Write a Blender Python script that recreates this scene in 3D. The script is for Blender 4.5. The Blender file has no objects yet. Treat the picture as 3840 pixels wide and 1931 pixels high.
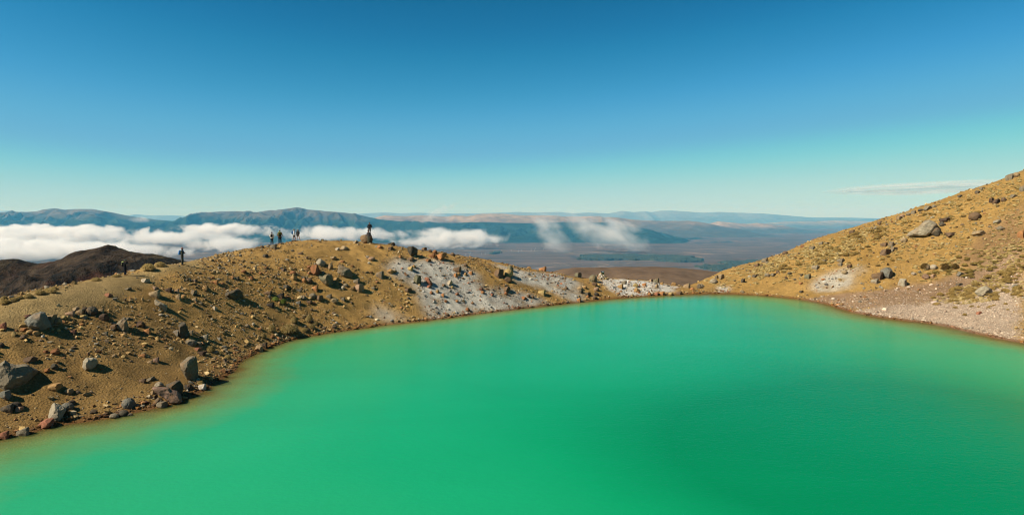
import bpy, bmesh, math, random
import numpy as np
from mathutils import Vector, Matrix, noise as mnoise

scene = bpy.context.scene
COL = scene.collection
R = math.radians
rng = np.random.default_rng(7)
random.seed(7)

# ------------------------------------------------------------------ camera, sky, sun, exposure
EYE = 12.0                     # metres above the lake surface (lake = z 0)
PITCH = R(3.59)
F, CX, CY = 2560.0, 1920.0, 965.5     # 24 mm lens expressed in photograph pixels (3840 wide)
cam_d = bpy.data.cameras.new('camera')
cam_d.sensor_width = 36.0
cam_d.lens = 24.0
cam_d.clip_start = 0.1
cam_d.clip_end = 120000.0
cam = bpy.data.objects.new('camera', cam_d)
cam.location = (0, 0, EYE)
cam.rotation_euler = (math.pi / 2 - PITCH, 0, 0)
COL.objects.link(cam)
scene.camera = cam

SUN_TO = Vector((-0.700, -0.255, 0.667)).normalized()
SUN_EL = math.asin(SUN_TO.z)
SUN_AZ = math.atan2(SUN_TO.x, SUN_TO.y)
world = bpy.data.worlds.new('World')
scene.world = world
world.use_nodes = True
wn, wl = world.node_tree.nodes, world.node_tree.links
for n in list(wn): wn.remove(n)
w_out = wn.new('ShaderNodeOutputWorld')
w_bg = wn.new('ShaderNodeBackground')
w_sky = wn.new('ShaderNodeTexSky')
w_sky.sky_type = 'NISHITA'
w_sky.sun_disc = False
w_sky.sun_elevation = SUN_EL
w_sky.sun_rotation = SUN_AZ % (2 * math.pi)
w_sky.altitude = 1700.0
w_sky.air_density = 1.0
w_sky.dust_density = 0.6
w_sky.ozone_density = 3.0
w_gam = wn.new('ShaderNodeGamma'); w_gam.inputs[1].default_value = 2.0      # clear, polarised alpine sky: deeper overhead
w_tint = wn.new('ShaderNodeMix'); w_tint.data_type = 'RGBA'; w_tint.blend_type = 'MULTIPLY'
w_tint.inputs[0].default_value = 1.0
w_tint.inputs[7].default_value = (0.19, 0.215, 0.205, 1)
wl.new(w_sky.outputs[0], w_gam.inputs[0])
wl.new(w_gam.outputs[0], w_tint.inputs[6])
w_crv = wn.new('ShaderNodeRGBCurve')            # response of the sky colour, channel by channel (input = a tenth of the sky texture after the gamma)
for ch, pts in ((0, [(0, 0.002), (0.0382, 0.013), (0.061, 0.034), (0.133, 0.112), (0.25, 0.185), (0.423, 0.32), (0.62, 0.43), (1, 0.52)]),
                (1, [(0, 0.03), (0.117, 0.162), (0.181, 0.248), (0.356, 0.395), (0.52, 0.455), (0.701, 0.585), (1, 0.67)]),
                (2, [(0, 0.03), (0.319, 0.320), (0.451, 0.440), (0.565, 0.53), (0.70, 0.617), (1, 0.66)])):
    cu = w_crv.mapping.curves[ch]
    cu.points[0].location = pts[0]; cu.points[1].location = pts[-1]
    for p in pts[1:-1]: cu.points.new(*p)
w_crv.mapping.update()
w_s1 = wn.new('ShaderNodeVectorMath'); w_s1.operation = 'SCALE'; w_s1.inputs['Scale'].default_value = 0.1
w_s2 = wn.new('ShaderNodeVectorMath'); w_s2.operation = 'SCALE'; w_s2.inputs['Scale'].default_value = 10.0
wl.new(w_tint.outputs[2], w_s1.inputs[0]); wl.new(w_s1.outputs[0], w_crv.inputs['Color'])
wl.new(w_crv.outputs[0], w_s2.inputs[0]); wl.new(w_s2.outputs[0], w_bg.inputs[0])
w_bg.inputs[1].default_value = 0.066
wl.new(w_bg.outputs[0], w_out.inputs[0])

sun_d = bpy.data.lights.new('sun', 'SUN')
sun_d.energy = 5.0
sun_d.angle = R(0.53)
sun_d.color = (1.0, 0.90, 0.71)
sun = bpy.data.objects.new('sun', sun_d)
sun.rotation_euler = (-SUN_TO).to_track_quat('-Z', 'Y').to_euler()
sun.location = (-60, -20, 80)
COL.objects.link(sun)

scene.view_settings.view_transform = 'Standard'
scene.view_settings.look = 'None'
scene.view_settings.exposure = 0.60
scene.view_settings.gamma = 1.0
scene.render.engine = 'CYCLES'
scene.cycles.max_bounces = 8
scene.cycles.diffuse_bounces = 3
scene.cycles.glossy_bounces = 3
scene.cycles.volume_bounces = 6
scene.cycles.transparent_max_bounces = 24
scene.cycles.use_denoising = True
scene.cycles.denoiser = 'OPENIMAGEDENOISE'
scene.cycles.denoising_prefilter = 'ACCURATE'
scene.cycles.filter_width = 1.1
scene.cycles.volume_max_steps = 512

# ------------------------------------------------------------------ small helpers
CPI, SPI = math.cos(PITCH), math.sin(PITCH)
def ray(px, py):
    u, v = (px - CX) / F, (CY - py) / F
    return np.array([u, CPI + v * SPI, -SPI + v * CPI])
def at_depth(px, py, y):
    d = ray(px, py)
    return np.array([0, 0, EYE]) + d * (y / d[1])
def at_level(px, py, z):
    d = ray(px, py)
    return np.array([0, 0, EYE]) + d * ((z - EYE) / d[2])
def to_px(p):
    x, y, z = p[0], p[1], p[2] - EYE
    fw = y * CPI - z * SPI
    up = y * SPI + z * CPI
    return CX + F * x / fw, CY - F * up / fw

def hash2(ix, iy, seed):
    h = (ix.astype(np.int64) * 374761393 + iy.astype(np.int64) * 668265263 + seed * 974711) & 0xFFFFFFFF
    h = ((h ^ (h >> 13)) * 1274126177) & 0xFFFFFFFF
    h = (h ^ (h >> 16)) & 0xFFFFFFFF
    return h.astype(np.float64) / 4294967295.0
def vnoise(x, y, seed=0):
    x = np.asarray(x, float); y = np.asarray(y, float)
    ix, iy = np.floor(x), np.floor(y)
    fx, fy = x - ix, y - iy
    fx = fx * fx * fx * (fx * (fx * 6 - 15) + 10); fy = fy * fy * fy * (fy * (fy * 6 - 15) + 10)
    a = hash2(ix, iy, seed); b = hash2(ix + 1, iy, seed)
    c = hash2(ix, iy + 1, seed); d = hash2(ix + 1, iy + 1, seed)
    return (a + (b - a) * fx) * (1 - fy) + (c + (d - c) * fx) * fy
def fbm(x, y, octs=4, seed=0, gain=0.5):
    s, amp, tot = 0, 1.0, 0.0
    c, sn = 0.8, 0.6
    for o in range(octs):
        s = s + amp * (vnoise(x, y, seed + o * 17) - 0.5)
        tot += amp; amp *= gain
        x, y = (x * c - y * sn) * 2.03, (x * sn + y * c) * 2.03
    return s / tot * 2
def ridged(x, y, octs=4, seed=0, gain=0.5):
    s, amp, tot = 0, 1.0, 0.0
    c, sn = 0.8, 0.6
    for o in range(octs):
        s = s + amp * (1 - np.abs(2 * vnoise(x, y, seed + o * 31) - 1))
        tot += amp; amp *= gain
        x, y = (x * c - y * sn) * 2.07, (x * sn + y * c) * 2.07
    return s / tot
def sstep(a, b, x):
    t = np.clip((x - a) / (b - a), 0, 1)
    return t * t * (3 - 2 * t)

def new_obj(name, me, parent=None, m=None):
    o = bpy.data.objects.new(name, me)
    COL.objects.link(o)
    if parent is not None: o.parent = parent
    if m is not None: me.materials.append(m)
    return o
def np_mesh(name, V, T, smooth=False):
    """mesh from vertex array and an (n,3) or (n,4) face array"""
    me = bpy.data.meshes.new(name)
    V = np.ascontiguousarray(V, np.float32); T = np.ascontiguousarray(T, np.int32)
    n, k = T.shape
    me.vertices.add(len(V)); me.vertices.foreach_set('co', V.ravel())
    me.loops.add(n * k); me.loops.foreach_set('vertex_index', T.ravel())
    me.polygons.add(n)
    me.polygons.foreach_set('loop_start', np.arange(0, n * k, k, dtype=np.int32))
    me.polygons.foreach_set('loop_total', np.full(n, k, np.int32))
    me.polygons.foreach_set('use_smooth', np.full(n, smooth, bool))
    me.update(calc_edges=True)
    return me
def set_col(me, name, C):
    a = me.color_attributes.new(name, 'FLOAT_COLOR', 'POINT')
    C4 = np.ones((len(C), 4), np.float32); C4[:, :3] = C
    a.data.foreach_set('color', C4.ravel())
def set_val(me, name, v):
    a = me.attributes.new(name, 'FLOAT', 'POINT')
    a.data.foreach_set('value', np.ascontiguousarray(v, np.float32))
def grid_faces(nx, ny):
    i = np.arange(ny - 1)[:, None] * nx + np.arange(nx - 1)[None, :]
    return np.stack([i, i + 1, i + 1 + nx, i + nx], -1).reshape(-1, 4)
def tag(o, label, cat, group=None, kind=None):
    if label: o['label'] = label
    if cat: o['category'] = cat
    if group: o['group'] = group
    if kind: o['kind'] = kind
    return o

class Mat:
    """thin wrapper that makes node wiring short"""
    def __init__(s, name):
        s.m = bpy.data.materials.new(name); s.m.use_nodes = True
        s.n, s.l = s.m.node_tree.nodes, s.m.node_tree.links
        s.b = s.n['Principled BSDF']; s.out = s.n['Material Output']
        s.b.inputs['Roughness'].default_value = 0.9
        s.b.inputs['Specular IOR Level'].default_value = 0.2
    def node(s, t, **kw):
        n = s.n.new(t)
        for k, v in kw.items(): setattr(n, k, v)
        return n
    def put(s, sock, v):
        if hasattr(v, 'is_output'): s.l.new(v, sock)
        else:
            if isinstance(v, (tuple, list)) and len(v) == 3 and sock.type == 'RGBA': v = (*v, 1)
            sock.default_value = v
    def attr(s, name):
        a = s.node('ShaderNodeAttribute'); a.attribute_name = name; return a
    def coords(s, kind='Object', scale=(1, 1, 1)):
        c = s.node('ShaderNodeTexCoord').outputs[kind]
        mp = s.node('ShaderNodeMapping'); s.l.new(c, mp.inputs[0]); mp.inputs[3].default_value = scale
        return mp.outputs[0]
    def noise(s, vec, scale, detail=4, rough=0.55, dist=0.0):
        t = s.node('ShaderNodeTexNoise')
        s.l.new(vec, t.inputs['Vector']); t.inputs['Scale'].default_value = scale
        t.inputs['Detail'].default_value = detail; t.inputs['Roughness'].default_value = rough
        t.inputs['Distortion'].default_value = dist
        return t.outputs['Fac']
    def ramp(s, fac, stops):
        r = s.node('ShaderNodeValToRGB'); s.l.new(fac, r.inputs[0])
        e = r.color_ramp.elements
        while len(e) > 1: e.remove(e[0])
        for i, (p, c) in enumerate(stops):
            if not isinstance(c, (tuple, list)): c = (c, c, c)
            el = e[0] if i == 0 else e.new(p)
            el.position = p; el.color = (*c, 1)
        return r.outputs[0]
    def mix(s, fac, a, b, blend='MIX'):
        x = s.node('ShaderNodeMix', data_type='RGBA', blend_type=blend)
        s.put(x.inputs[0], fac); s.put(x.inputs[6], a); s.put(x.inputs[7], b)
        return x.outputs[2]
    def math(s, op, a, b=0.0, c=0.0, clamp=False):
        x = s.node('ShaderNodeMath', operation=op, use_clamp=clamp)
        s.put(x.inputs[0], a); s.put(x.inputs[1], b); s.put(x.inputs[2], c)
        return x.outputs[0]
    def bump(s, h, strength=0.5, dist=0.05):
        b = s.node('ShaderNodeBump'); s.l.new(h, b.inputs['Height'])
        b.inputs['Strength'].default_value = strength; b.inputs['Distance'].default_value = dist
        s.l.new(b.outputs[0], s.b.inputs['Normal']); return b
def flat_mat(name, col, rough=0.85, var=0.25, scale=30):
    M = Mat(name)
    v = M.noise(M.coords('Object'), scale, 3)
    M.put(M.b.inputs['Base Color'], M.mix(1.0, col, M.ramp(v, [(0.3, 1 - var), (0.7, 1 + var)]), 'MULTIPLY'))
    M.b.inputs['Roughness'].default_value = rough
    M.bump(v, 0.3, 0.01)
    return M.m

# ------------------------------------------------------------------ crater rim terrain from surveyed control points
# shoreline as seen, read off at lake level
SHORE_PX = [(0,1655),(136,1621),(212,1602),(382,1579),(480,1558),(586,1534),(662,1519),(743,1485),(832,1428),
            (892,1388),(913,1354),(977,1320),(1040,1294),(1148,1264),(1294,1241),(1431,1222),(1610,1202),(1790,1178),
            (1984,1155),(2148,1137),(2327,1119),(2535,1107),(2684,1103),(2840,1108),(3002,1124),(3110,1146),(3175,1168),
            (3245,1184),(3354,1200),(3462,1211),(3570,1232),(3678,1259),(3840,1289)]
SHORE = [at_level(x, y, 0.0)[:2] for x, y in SHORE_PX]
LAKE_BACK = [np.array(p, float) for p in [(52,52),(53,40),(46,27),(30,19),(10,15.5),(-10,15),(-24,19),(-30,27)]]
LAKE = np.array(SHORE + LAKE_BACK)
# crest: photograph column and row with the distance it stands at
CREST_PX = [(-250,1230,45),(0,1150,50),(62,1123,51),(120,1101,53),(210,1080,56),(322,1057,59),(415,1037,62),(524,1022,65),(617,995,68.5),
            (679,987,72),(738,973,76),(815,956,81),(893,936,86),(939,928,89),(1016,917,92.5),(1094,907,94.5),(1172,902.5,95),
            (1230,901,94.5),(1327,907,93.5),(1405,913,93),(1482,920,93),(1529,930,93.4),(1599,938,94.5),(1637,946,95.5),
            (1754,965,98),(1832,975,100),(1900,985,102),(1994,1006,104),(2079,1022,105.5),(2149,1035,107),(2207,1041,109),
            (2281,1047,111),(2363,1051,112),(2440,1055,113),(2518,1068,112.5),(2557,1074,112),(2596,1072,113),
            (2631,1053,114),(2693,1022,116),(2751,1004,117),(2840,981,118.5),(2948,943,120.5),(3056,903,122.5),(3180,865,124),
            (3299,832,124),(3380,813,123.5),(3472,781,123),(3597,735,121),(3683,708,119),(3770,681,116.5),(3840,649,114),(3990,590,108)]
CTRL = []
for p in SHORE: CTRL.append((p[0], p[1], 0.0))
for p in LAKE_BACK: CTRL.append((p[0], p[1], 0.0))
for x, y, d in CREST_PX:
    c = at_depth(x, y, d); CTRL.append(tuple(c))
    o = np.array([c[0], c[1]]) - np.array([8.0, 62.0]); o /= np.linalg.norm(o)
    o = o * 0.4 + np.array([c[0], c[1]]) / np.linalg.norm(c[:2]) * 0.6; o /= np.linalg.norm(o)
    if x < 900 or 2200 < x < 2900: s1, s2 = 0.24, 0.36
    else: s1, s2 = 0.20, 0.36
    CTRL.append((c[0] + o[0] * 9, c[1] + o[1] * 9, c[2] - 9 * s1))
    CTRL.append((c[0] + o[0] * 38, c[1] + o[1] * 38, c[2] - 38 * s2))
# shoulder of the smooth track on the left
for x, y, d in [(0,1240,45.8),(120,1205,48.2),(250,1185,50.5),(380,1156,53.5),(480,1095,58.5),(620,1037,65),(760,1000,72)]:
    CTRL.append(tuple(at_depth(x, y, d)))
# flat gravel beach on the right
for x, y, z in [(3300,1165,0.45),(3480,1150,0.9),(3650,1160,1.3),(3800,1190,1.4),(3840,1100,2.6),(3650,1085,2.3),(3420,1100,1.6),(3200,1120,1.0)]:
    CTRL.append(tuple(at_level(x, y, z)[:2]) + (z,))
# the camera's own bank and the ground beside the frame
CTRL += [(0,0,10.3),(0,-12,11.2),(-14,2,9.2),(14,2,9.8),(-26,-8,9.0),(30,-6,10.5),(0,6.5,5.2),(-11,8,3.9),(11,8,4.4),(22,10,4.5),(-22,10,3.6),
         (-45,20,3.4),(-42,34,3.0),(-60,30,5.2),(-60,46,3.0),(-80,30,-2),(-85,60,-14),(62,30,3.5),(64,46,3.0),(80,40,7.5),(82,70,10),(105,80,19),
         (120,50,18),(135,95,22),(60,8,9),(100,10,17),(-60,0,6),(-100,0,-10)]
# lake bed
CTRL += [(0,30,-4.0),(16,25,-7.5),(26,30,-8.5),(32,37,-7.5),(12,50,-5.0),(20,70,-4),(28,85,-3),(-6,50,-3.2),(2,68,-2.6),(38,46,-4.5),(-14,32,-2.2),(33,62,-3.6),(20,92,-2.0)]  # basin at the near right deepened so darker water imitates lens vignetting
CTRL = np.array(CTRL, float)

def tps_fit(P, lam=0.02):
    n = len(P)
    d2 = ((P[:, None, :2] - P[None, :, :2]) ** 2).sum(-1)
    K = np.where(d2 > 0, 0.5 * d2 * np.log(np.maximum(d2, 1e-12)), 0) + np.eye(n) * lam * 50
    Q = np.c_[np.ones(n), P[:, :2]]
    A = np.zeros((n + 3, n + 3)); A[:n, :n] = K; A[:n, n:] = Q; A[n:, :n] = Q.T
    return np.linalg.solve(A, np.r_[P[:, 2], 0, 0, 0])
TW = tps_fit(CTRL)
def tps(x, y):
    x = np.asarray(x, float).ravel(); y = np.asarray(y, float).ravel()
    out = np.empty(len(x)); n = len(CTRL)
    for i in range(0, len(x), 20000):
        dx = x[i:i+20000, None] - CTRL[None, :, 0]; dy = y[i:i+20000, None] - CTRL[None, :, 1]
        d2 = dx * dx + dy * dy + 1e-9
        out[i:i+20000] = (0.5 * d2 * np.log(d2)) @ TW[:n] + TW[n] + TW[n+1] * x[i:i+20000] + TW[n+2] * y[i:i+20000]
    return out

def graded(lo, hi, step, far):
    core = np.arange(lo, hi + 1e-6, step)
    g, s, out = [], step, hi
    while out < hi + far:
        s *= 1.16; out += s; g.append(out)
    g = np.array(g)
    return np.r_[(lo - (g - hi))[::-1], core, g]
GX = graded(-75, 122, 0.3, 1400)
GY = graded(-8, 165, 0.3, 1400)
XX, YY = np.meshgrid(GX, GY)
RAD = np.hypot(XX - 8, YY - 66)
core = (RAD < 210)
ZZ = np.full(XX.shape, -999.0)
# evaluate the smooth surface coarsely where it is smooth anyway, then refine by bilinear lookup
cgx = np.arange(-215, 235, 1.0); cgy = np.arange(-150, 290, 1.0)
cX, cY = np.meshgrid(cgx, cgy)
cZ = tps(cX, cY).reshape(cX.shape)
def bil(gx, gy, Z, x, y):
    x = np.clip(x, gx[0], gx[-1] - 1e-6); y = np.clip(y, gy[0], gy[-1] - 1e-6)
    i = np.clip(np.searchsorted(gx, x, 'right') - 1, 0, len(gx) - 2)
    j = np.clip(np.searchsorted(gy, y, 'right') - 1, 0, len(gy) - 2)
    fx = (x - gx[i]) / (gx[i+1] - gx[i]); fy = (y - gy[j]) / (gy[j+1] - gy[j])
    return (Z[j, i] * (1 - fx) + Z[j, i+1] * fx) * (1 - fy) + (Z[j+1, i] * (1 - fx) + Z[j+1, i+1] * fx) * fy
base = bil(cgx, cgy, cZ, XX, YY)
cone = -14 - 0.40 * (RAD - 160)
w = sstep(185, 130, RAD)
ZZ = np.where(RAD < 210, base * w + np.minimum(base, cone) * (1 - w), cone)
ZZ = np.maximum(ZZ, -520)
Z_SMOOTH = ZZ.copy()
# relief of the ground itself: swells, rills and clods; quiet at the waterline
quiet = (0.25 + 0.75 * sstep(0.0, 1.2, np.abs(ZZ))) * np.where((ZZ < -0.3) & (RAD < 100), 0.5, 1)
ZZ = ZZ + quiet * (0.30 * fbm(XX / 9, YY / 9, 3, 3) + 0.13 * fbm(XX / 2.2, YY / 2.2, 3, 11) + 0.11 * fbm(XX / 0.8, YY / 0.8, 2, 23))
# runnels down the fall line of the left slope
UU = 0.68 * XX + 0.73 * YY; VV = 0.73 * XX - 0.68 * YY
LEFT = (XX < 6) & (RAD < 110)
RUN = fbm(UU / 1.1 + 0.6 * fbm(VV / 6, UU / 6, 2, 61), VV / 14, 3, 63)
RUNB = ridged(UU / 5.5 + 0.5 * fbm(VV / 9, UU / 9, 2, 65), VV / 40, 2, 67) - 0.6
ZZ = ZZ - quiet * LEFT * (0.10 * np.abs(RUN) + 0.22 * np.maximum(RUNB, 0))
# shallow muddy shelf before the lake bed drops away
inlake = (RAD < 100) & (ZZ < 0)
dd = np.where(inlake, -ZZ, 0)
ZZ = np.where(inlake, -(0.52 * dd + 0.80 * np.maximum(dd - 2.0, 0)), ZZ)
ZZ -= 0.03
def hz(x, y): return bil(GX, GY, ZZ, np.asarray(x, float), np.asarray(y, float))
def hit(px, py, lo=24.0, hi=150.0):
    d = ray(px, py); d = d / d[1]
    t = np.arange(lo, hi, 0.1)
    c = EYE + d[2] * t - hz(d[0] * t, t)
    k = np.nonzero(c < 0)[0]
    i = k[0] if len(k) else int(np.argmin(c))
    y = t[i]
    return np.array([d[0] * y, y, float(hz(d[0] * y, y))])
def slope_n(x, y, e=0.8):
    gx = (hz(x + e, y) - hz(x - e, y)) / (2 * e); gy = (hz(x, y + e) - hz(x, y - e)) / (2 * e)
    return gx, gy

def in_poly(x, y, P):
    r = np.zeros(np.shape(x), bool); n = len(P); j = n - 1
    for i in range(n):
        xi, yi, xj, yj = P[i][0], P[i][1], P[j][0], P[j][1]
        if yi != yj:
            r ^= ((yi > y) != (yj > y)) & (x < (xj - xi) * (y - yi) / (yj - yi) + xi)
        j = i
    return r
def blur(M, k):
    for _ in range(k):
        M = (M + np.roll(M, 1, 0) + np.roll(M, -1, 0) + np.roll(M, 1, 1) + np.roll(M, -1, 1)) / 5
    return M
WX = XX + 1.0 * fbm(XX / 2.4, YY / 2.4, 3, 41); WY = YY + 1.0 * fbm(XX / 2.4, YY / 2.4, 3, 57)
def zone(px_poly, soft=4, extra=()):
    P = [hit(x, y)[:2] for x, y in px_poly] + [np.array(e, float) for e in extra]
    return blur(in_poly(WX, WY, P).astype(float), soft)
GREY = blur(np.maximum.reduce([
    zone([(1481,958),(1530,972),(1592,974),(1632,981),(1701,988),(1736,1002),(1789,1034),(1794,1053),(1852,1092),(1900,1122),(1900,1164),(1800,1174),(1639,1197),(1599,1173),(1576,1143),(1571,1109),(1551,1067),(1497,1037),(1453,1004),(1451,993)]),
    0.7 * zone([(1423,1143),(1458,1155),(1530,1192),(1470,1205),(1412,1173)]),
    zone([(1850,991),(1885,997),(1932,1010),(2015,1022),(2083,1028),(2141,1043),(2180,1065),(2168,1086),(2180,1115),(2157,1134),(2100,1110),(2064,1094),(2015,1078),(1959,1070),(1937,1059),(1922,1037),(1899,1014)]),
    zone([(1879,1074),(1959,1097),(2025,1119),(2083,1136),(1966,1152),(1850,1169),(1850,1097)]),
    0.8 * zone([(3043,1062),(3082,1034),(3140,1011),(3180,1000),(3205,1011),(3205,1070),(3170,1088),(3094,1097),(3031,1095)]),
    0.6 * zone([(3200,1005),(3260,1000),(3250,1020),(3205,1030)]),
]), 5)
WHITE = np.maximum.reduce([
    zone([(2248,1050),(2281,1046),(2355,1049),(2434,1055),(2499,1067),(2541,1073),(2546,1085),(2453,1103),(2313,1112),(2299,1096),(2280,1078),(2248,1060)], 3),
    0.8 * zone([(2695,1071),(2742,1074),(2751,1085),(2714,1099),(2690,1098)], 3)])
TRACK = zone([(-60,1160),(0,1150),(120,1101),(322,1057),(524,1022),(679,987),(830,952),(760,1002),(620,1040),(480,1098),(380,1156),(250,1185),(120,1208),(0,1242),(-60,1260)], 6)
PINK = zone([(2990,1123),(3100,1108),(3250,1095),(3450,1062),(3600,1030),(3720,980),(3840,900),(3840,1045),(3700,1085),(3480,1138),(3300,1152),(3170,1164),(3110,1146)], 8)
BEACH = zone([(3175,1170),(3300,1150),(3480,1135),(3700,1082),(3840,1042),(3840,1289),(3678,1259),(3462,1211),(3245,1184)], 6, [])
BROWNR = zone([(3560,1000),(3700,860),(3790,790),(3840,750),(3840,930),(3700,1000)], 10)
ZZ = ZZ - 0.7 * TRACK * (ZZ - Z_SMOOTH)                # the trodden track is smoother
NEARL = sstep(75, 45, YY) * (XX < 0)

def shade_ground():
    n1 = fbm(XX / 6, YY / 6, 4, 71); n2 = fbm(XX / 1.3, YY / 1.3, 3, 83); n3 = fbm(XX / 0.5, YY / 0.5, 2, 97)
    C = np.empty(XX.shape + (3,))
    ochre = np.array([0.465, 0.285, 0.088]); olive = np.array([0.295, 0.185, 0.064]); pale = np.array([0.42, 0.305, 0.13])
    C[:] = ochre
    def lay(col, m):
        m = np.clip(m, 0, 1)[..., None]; C[:] = C * (1 - m) + np.array(col) * m
    lay(olive, NEARL * 0.8 + 0.25 * sstep(0.1, 0.5, n1))  # near left: olive ground of its own, with grazing shade painted in too
    lay((0.49, 0.285, 0.075), 0.5 * sstep(0.1, 0.5, -n1) * (1 - NEARL))
    lay(pale, TRACK * 0.85)
    lay((0.34, 0.21, 0.12), BROWNR * 0.6)
    lay((0.37, 0.24, 0.145), PINK * 0.9)
    lay((0.56, 0.44, 0.32), BEACH * 0.95)
    lay((0.56, 0.535, 0.45), GREY * np.clip(1.15 + 1.1 * n2 + 0.4 * n1, 0, 1))
    lay((0.74, 0.71, 0.62), WHITE * np.clip(1.05 + 0.9 * n2, 0, 1))
    lay((0.19, 0.085, 0.03), sstep(0.30, 0.02, ZZ) * sstep(-0.6, -0.05, ZZ) * 0.75 * (RAD < 100))      # iron stain at the waterline
    lay((0.46, 0.40, 0.17), sstep(-0.08, -0.3, ZZ) * (RAD < 100) * 0.8)
    lay((0.16, 0.12, 0.08), sstep(110, 150, RAD) * 0.9)
    C *= (1 + 0.20 * n1 + 0.12 * fbm(XX / 16, YY / 16, 2, 75))[..., None]
    C *= (1 + 0.34 * RUN * LEFT)[..., None]
    C *= (1 + 0.16 * n2 + 0.12 * n3)[..., None]
    return np.clip(C * np.array([0.66, 0.645, 0.66]), 0.01, 0.9)
GCOL = shade_ground()

M = Mat('volcanic_sand')
col = M.attr('Col').outputs['Color']
co = M.coords('Object')
f1 = M.noise(co, 9.0, 5, 0.65); f2 = M.noise(co, 1.6, 4, 0.6)
vor = M.node('ShaderNodeTexVoronoi'); M.l.new(co, vor.inputs['Vector']); vor.inputs['Scale'].default_value = 6.5
spk = M.ramp(vor.outputs['Distance'], [(0.0, 1.25), (0.28, 1.02), (0.6, 0.80)])
c1 = M.mix(1.0, col, M.ramp(f1, [(0.3, 0.62), (0.5, 1.0), (0.72, 1.35)]), 'MULTIPLY')
c1 = M.mix(0.7, c1, spk, 'MULTIPLY')
c1 = M.mix(1.0, c1, M.ramp(f2, [(0.3, 0.85), (0.7, 1.15)]), 'MULTIPLY')
M.put(M.b.inputs['Base Color'], c1)
M.b.inputs['Roughness'].default_value = 0.95
M.b.inputs['Specular IOR Level'].default_value = 0.1
hgt = M.math('ADD', M.math('MULTIPLY', f1, 0.9), M.math('MULTIPLY', vor.outputs['Distance'], -0.5))
M.bump(hgt, 0.9, 0.10)
V = np.stack([XX, YY, ZZ], -1).reshape(-1, 3)
me = np_mesh('terrain', V, grid_faces(len(GX), len(GY)), True)
set_col(me, 'Col', GCOL.reshape(-1, 3))
terrain = new_obj('terrain', me, None, M.m)
tag(terrain, 'ochre volcanic slopes of the crater rim round the green lake', 'terrain', None, 'structure')

# ------------------------------------------------------------------ lake
lx = np.arange(-46, 62, 0.5); ly = np.arange(10, 112, 0.5)
LX, LY = np.meshgrid(lx, ly)
lz = hz(LX, LY)
grow = np.array([8.0, 62.0]) + (LAKE - np.array([8.0, 62.0])) * 1.03
big = blur(in_poly(LX, LY, LAKE).astype(float), 10) > 0.02
keep = big & (lz < 0.4)
F4 = grid_faces(len(lx), len(ly)); kf = keep.ravel()[F4].any(1)
F4 = F4[kf]; used = np.unique(F4); remap = np.full(LX.size, -1); remap[used] = np.arange(len(used))
me = np_mesh('lake', np.stack([LX, LY, np.zeros_like(LX)], -1).reshape(-1, 3)[used], remap[F4], True)
set_val(me, 'deep', np.maximum(0, -lz).ravel()[used])
M = Mat('turbid_green_water')
dp = M.math('ADD', M.attr('deep').outputs['Fac'], M.math('MULTIPLY', M.math('SUBTRACT', M.noise(M.coords('Object'), 0.55, 5), 0.5), 0.30), clamp=False)
alpha = M.math('SUBTRACT', 1.0, M.math('POWER', 2.718, M.math('MULTIPLY', M.math('MAXIMUM', dp, 0.0), -3.6)))
alpha = M.math('MAXIMUM', alpha, 0.10)
tint = M.ramp(M.math('DIVIDE', dp, 8.0), [(0.0, (0.235, 0.26, 0.085)), (0.045, (0.10, 0.27, 0.10)), (0.10, (0.020, 0.305, 0.140)), (0.35, (0.008, 0.290, 0.130)), (0.62, (0.003, 0.255, 0.104)), (0.92, (0.001, 0.185, 0.070))])  # deepest stops paint the vignetted near right corner as darker water
tint = M.mix(1.0, tint, M.ramp(M.noise(M.coords('Object', (0.05, 0.09, 1)), 1.0, 5, 0.6, 0.6), [(0.35, 0.96), (0.65, 1.03)]), 'MULTIPLY')
M.put(M.b.inputs['Base Color'], tint)
M.b.inputs['Roughness'].default_value = 0.16
M.b.inputs['IOR'].default_value = 1.33
M.b.inputs['Specular IOR Level'].default_value = 0.09
tr = M.node('ShaderNodeBsdfTransparent'); tr.inputs[0].default_value = (0.86, 0.92, 0.80, 1)
mx = M.node('ShaderNodeMixShader'); M.l.new(alpha, mx.inputs[0]); M.l.new(tr.outputs[0], mx.inputs[1]); M.l.new(M.b.outputs[0], mx.inputs[2])
M.l.new(mx.outputs[0], M.out.inputs[0])
rp = M.math('ADD', M.noise(M.coords('Object', (2.2, 3.4, 1)), 1.0, 4, 0.6), M.math('MULTIPLY', M.noise(M.coords('Object', (0.25, 0.6, 1)), 1.0, 3), 0.6))
rp = M.math('ADD', rp, M.math('MULTIPLY', M.noise(M.coords('Object', (5.0, 8.0, 1)), 1.0, 3, 0.6), 0.35))
M.bump(rp, 0.32, 0.06)
lake = new_obj('lake', me, None, M.m)
tag(lake, 'emerald green turbid crater lake filling the foreground', 'lake', None, 'structure')

# ------------------------------------------------------------------ far country: plain, hills, mountain ranges, woods
PLAIN = -450.0
def prof(pts):
    pts = np.array(sorted(pts), float)
    return lambda px: np.interp(px, pts[:, 0], pts[:, 1])
def row_z(px, py, y):
    d = np.array([0, CPI, -SPI])[None] + ((CY - np.asarray(py, float)) / F)[..., None] * np.array([0, SPI, CPI])[None]
    return EYE + d[..., 2] * (y / d[..., 1])

def heightfield(name, xs, ys, Z, m, label, cat='hill'):
    X, Y = np.meshgrid(xs, ys)
    me = np_mesh(name, np.stack([X, Y, Z], -1).reshape(-1, 3), grid_faces(len(xs), len(ys)), True)
    o = new_obj(name, me, None, m)
    tag(o, label, cat, None, 'structure')
    return o, me

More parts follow.
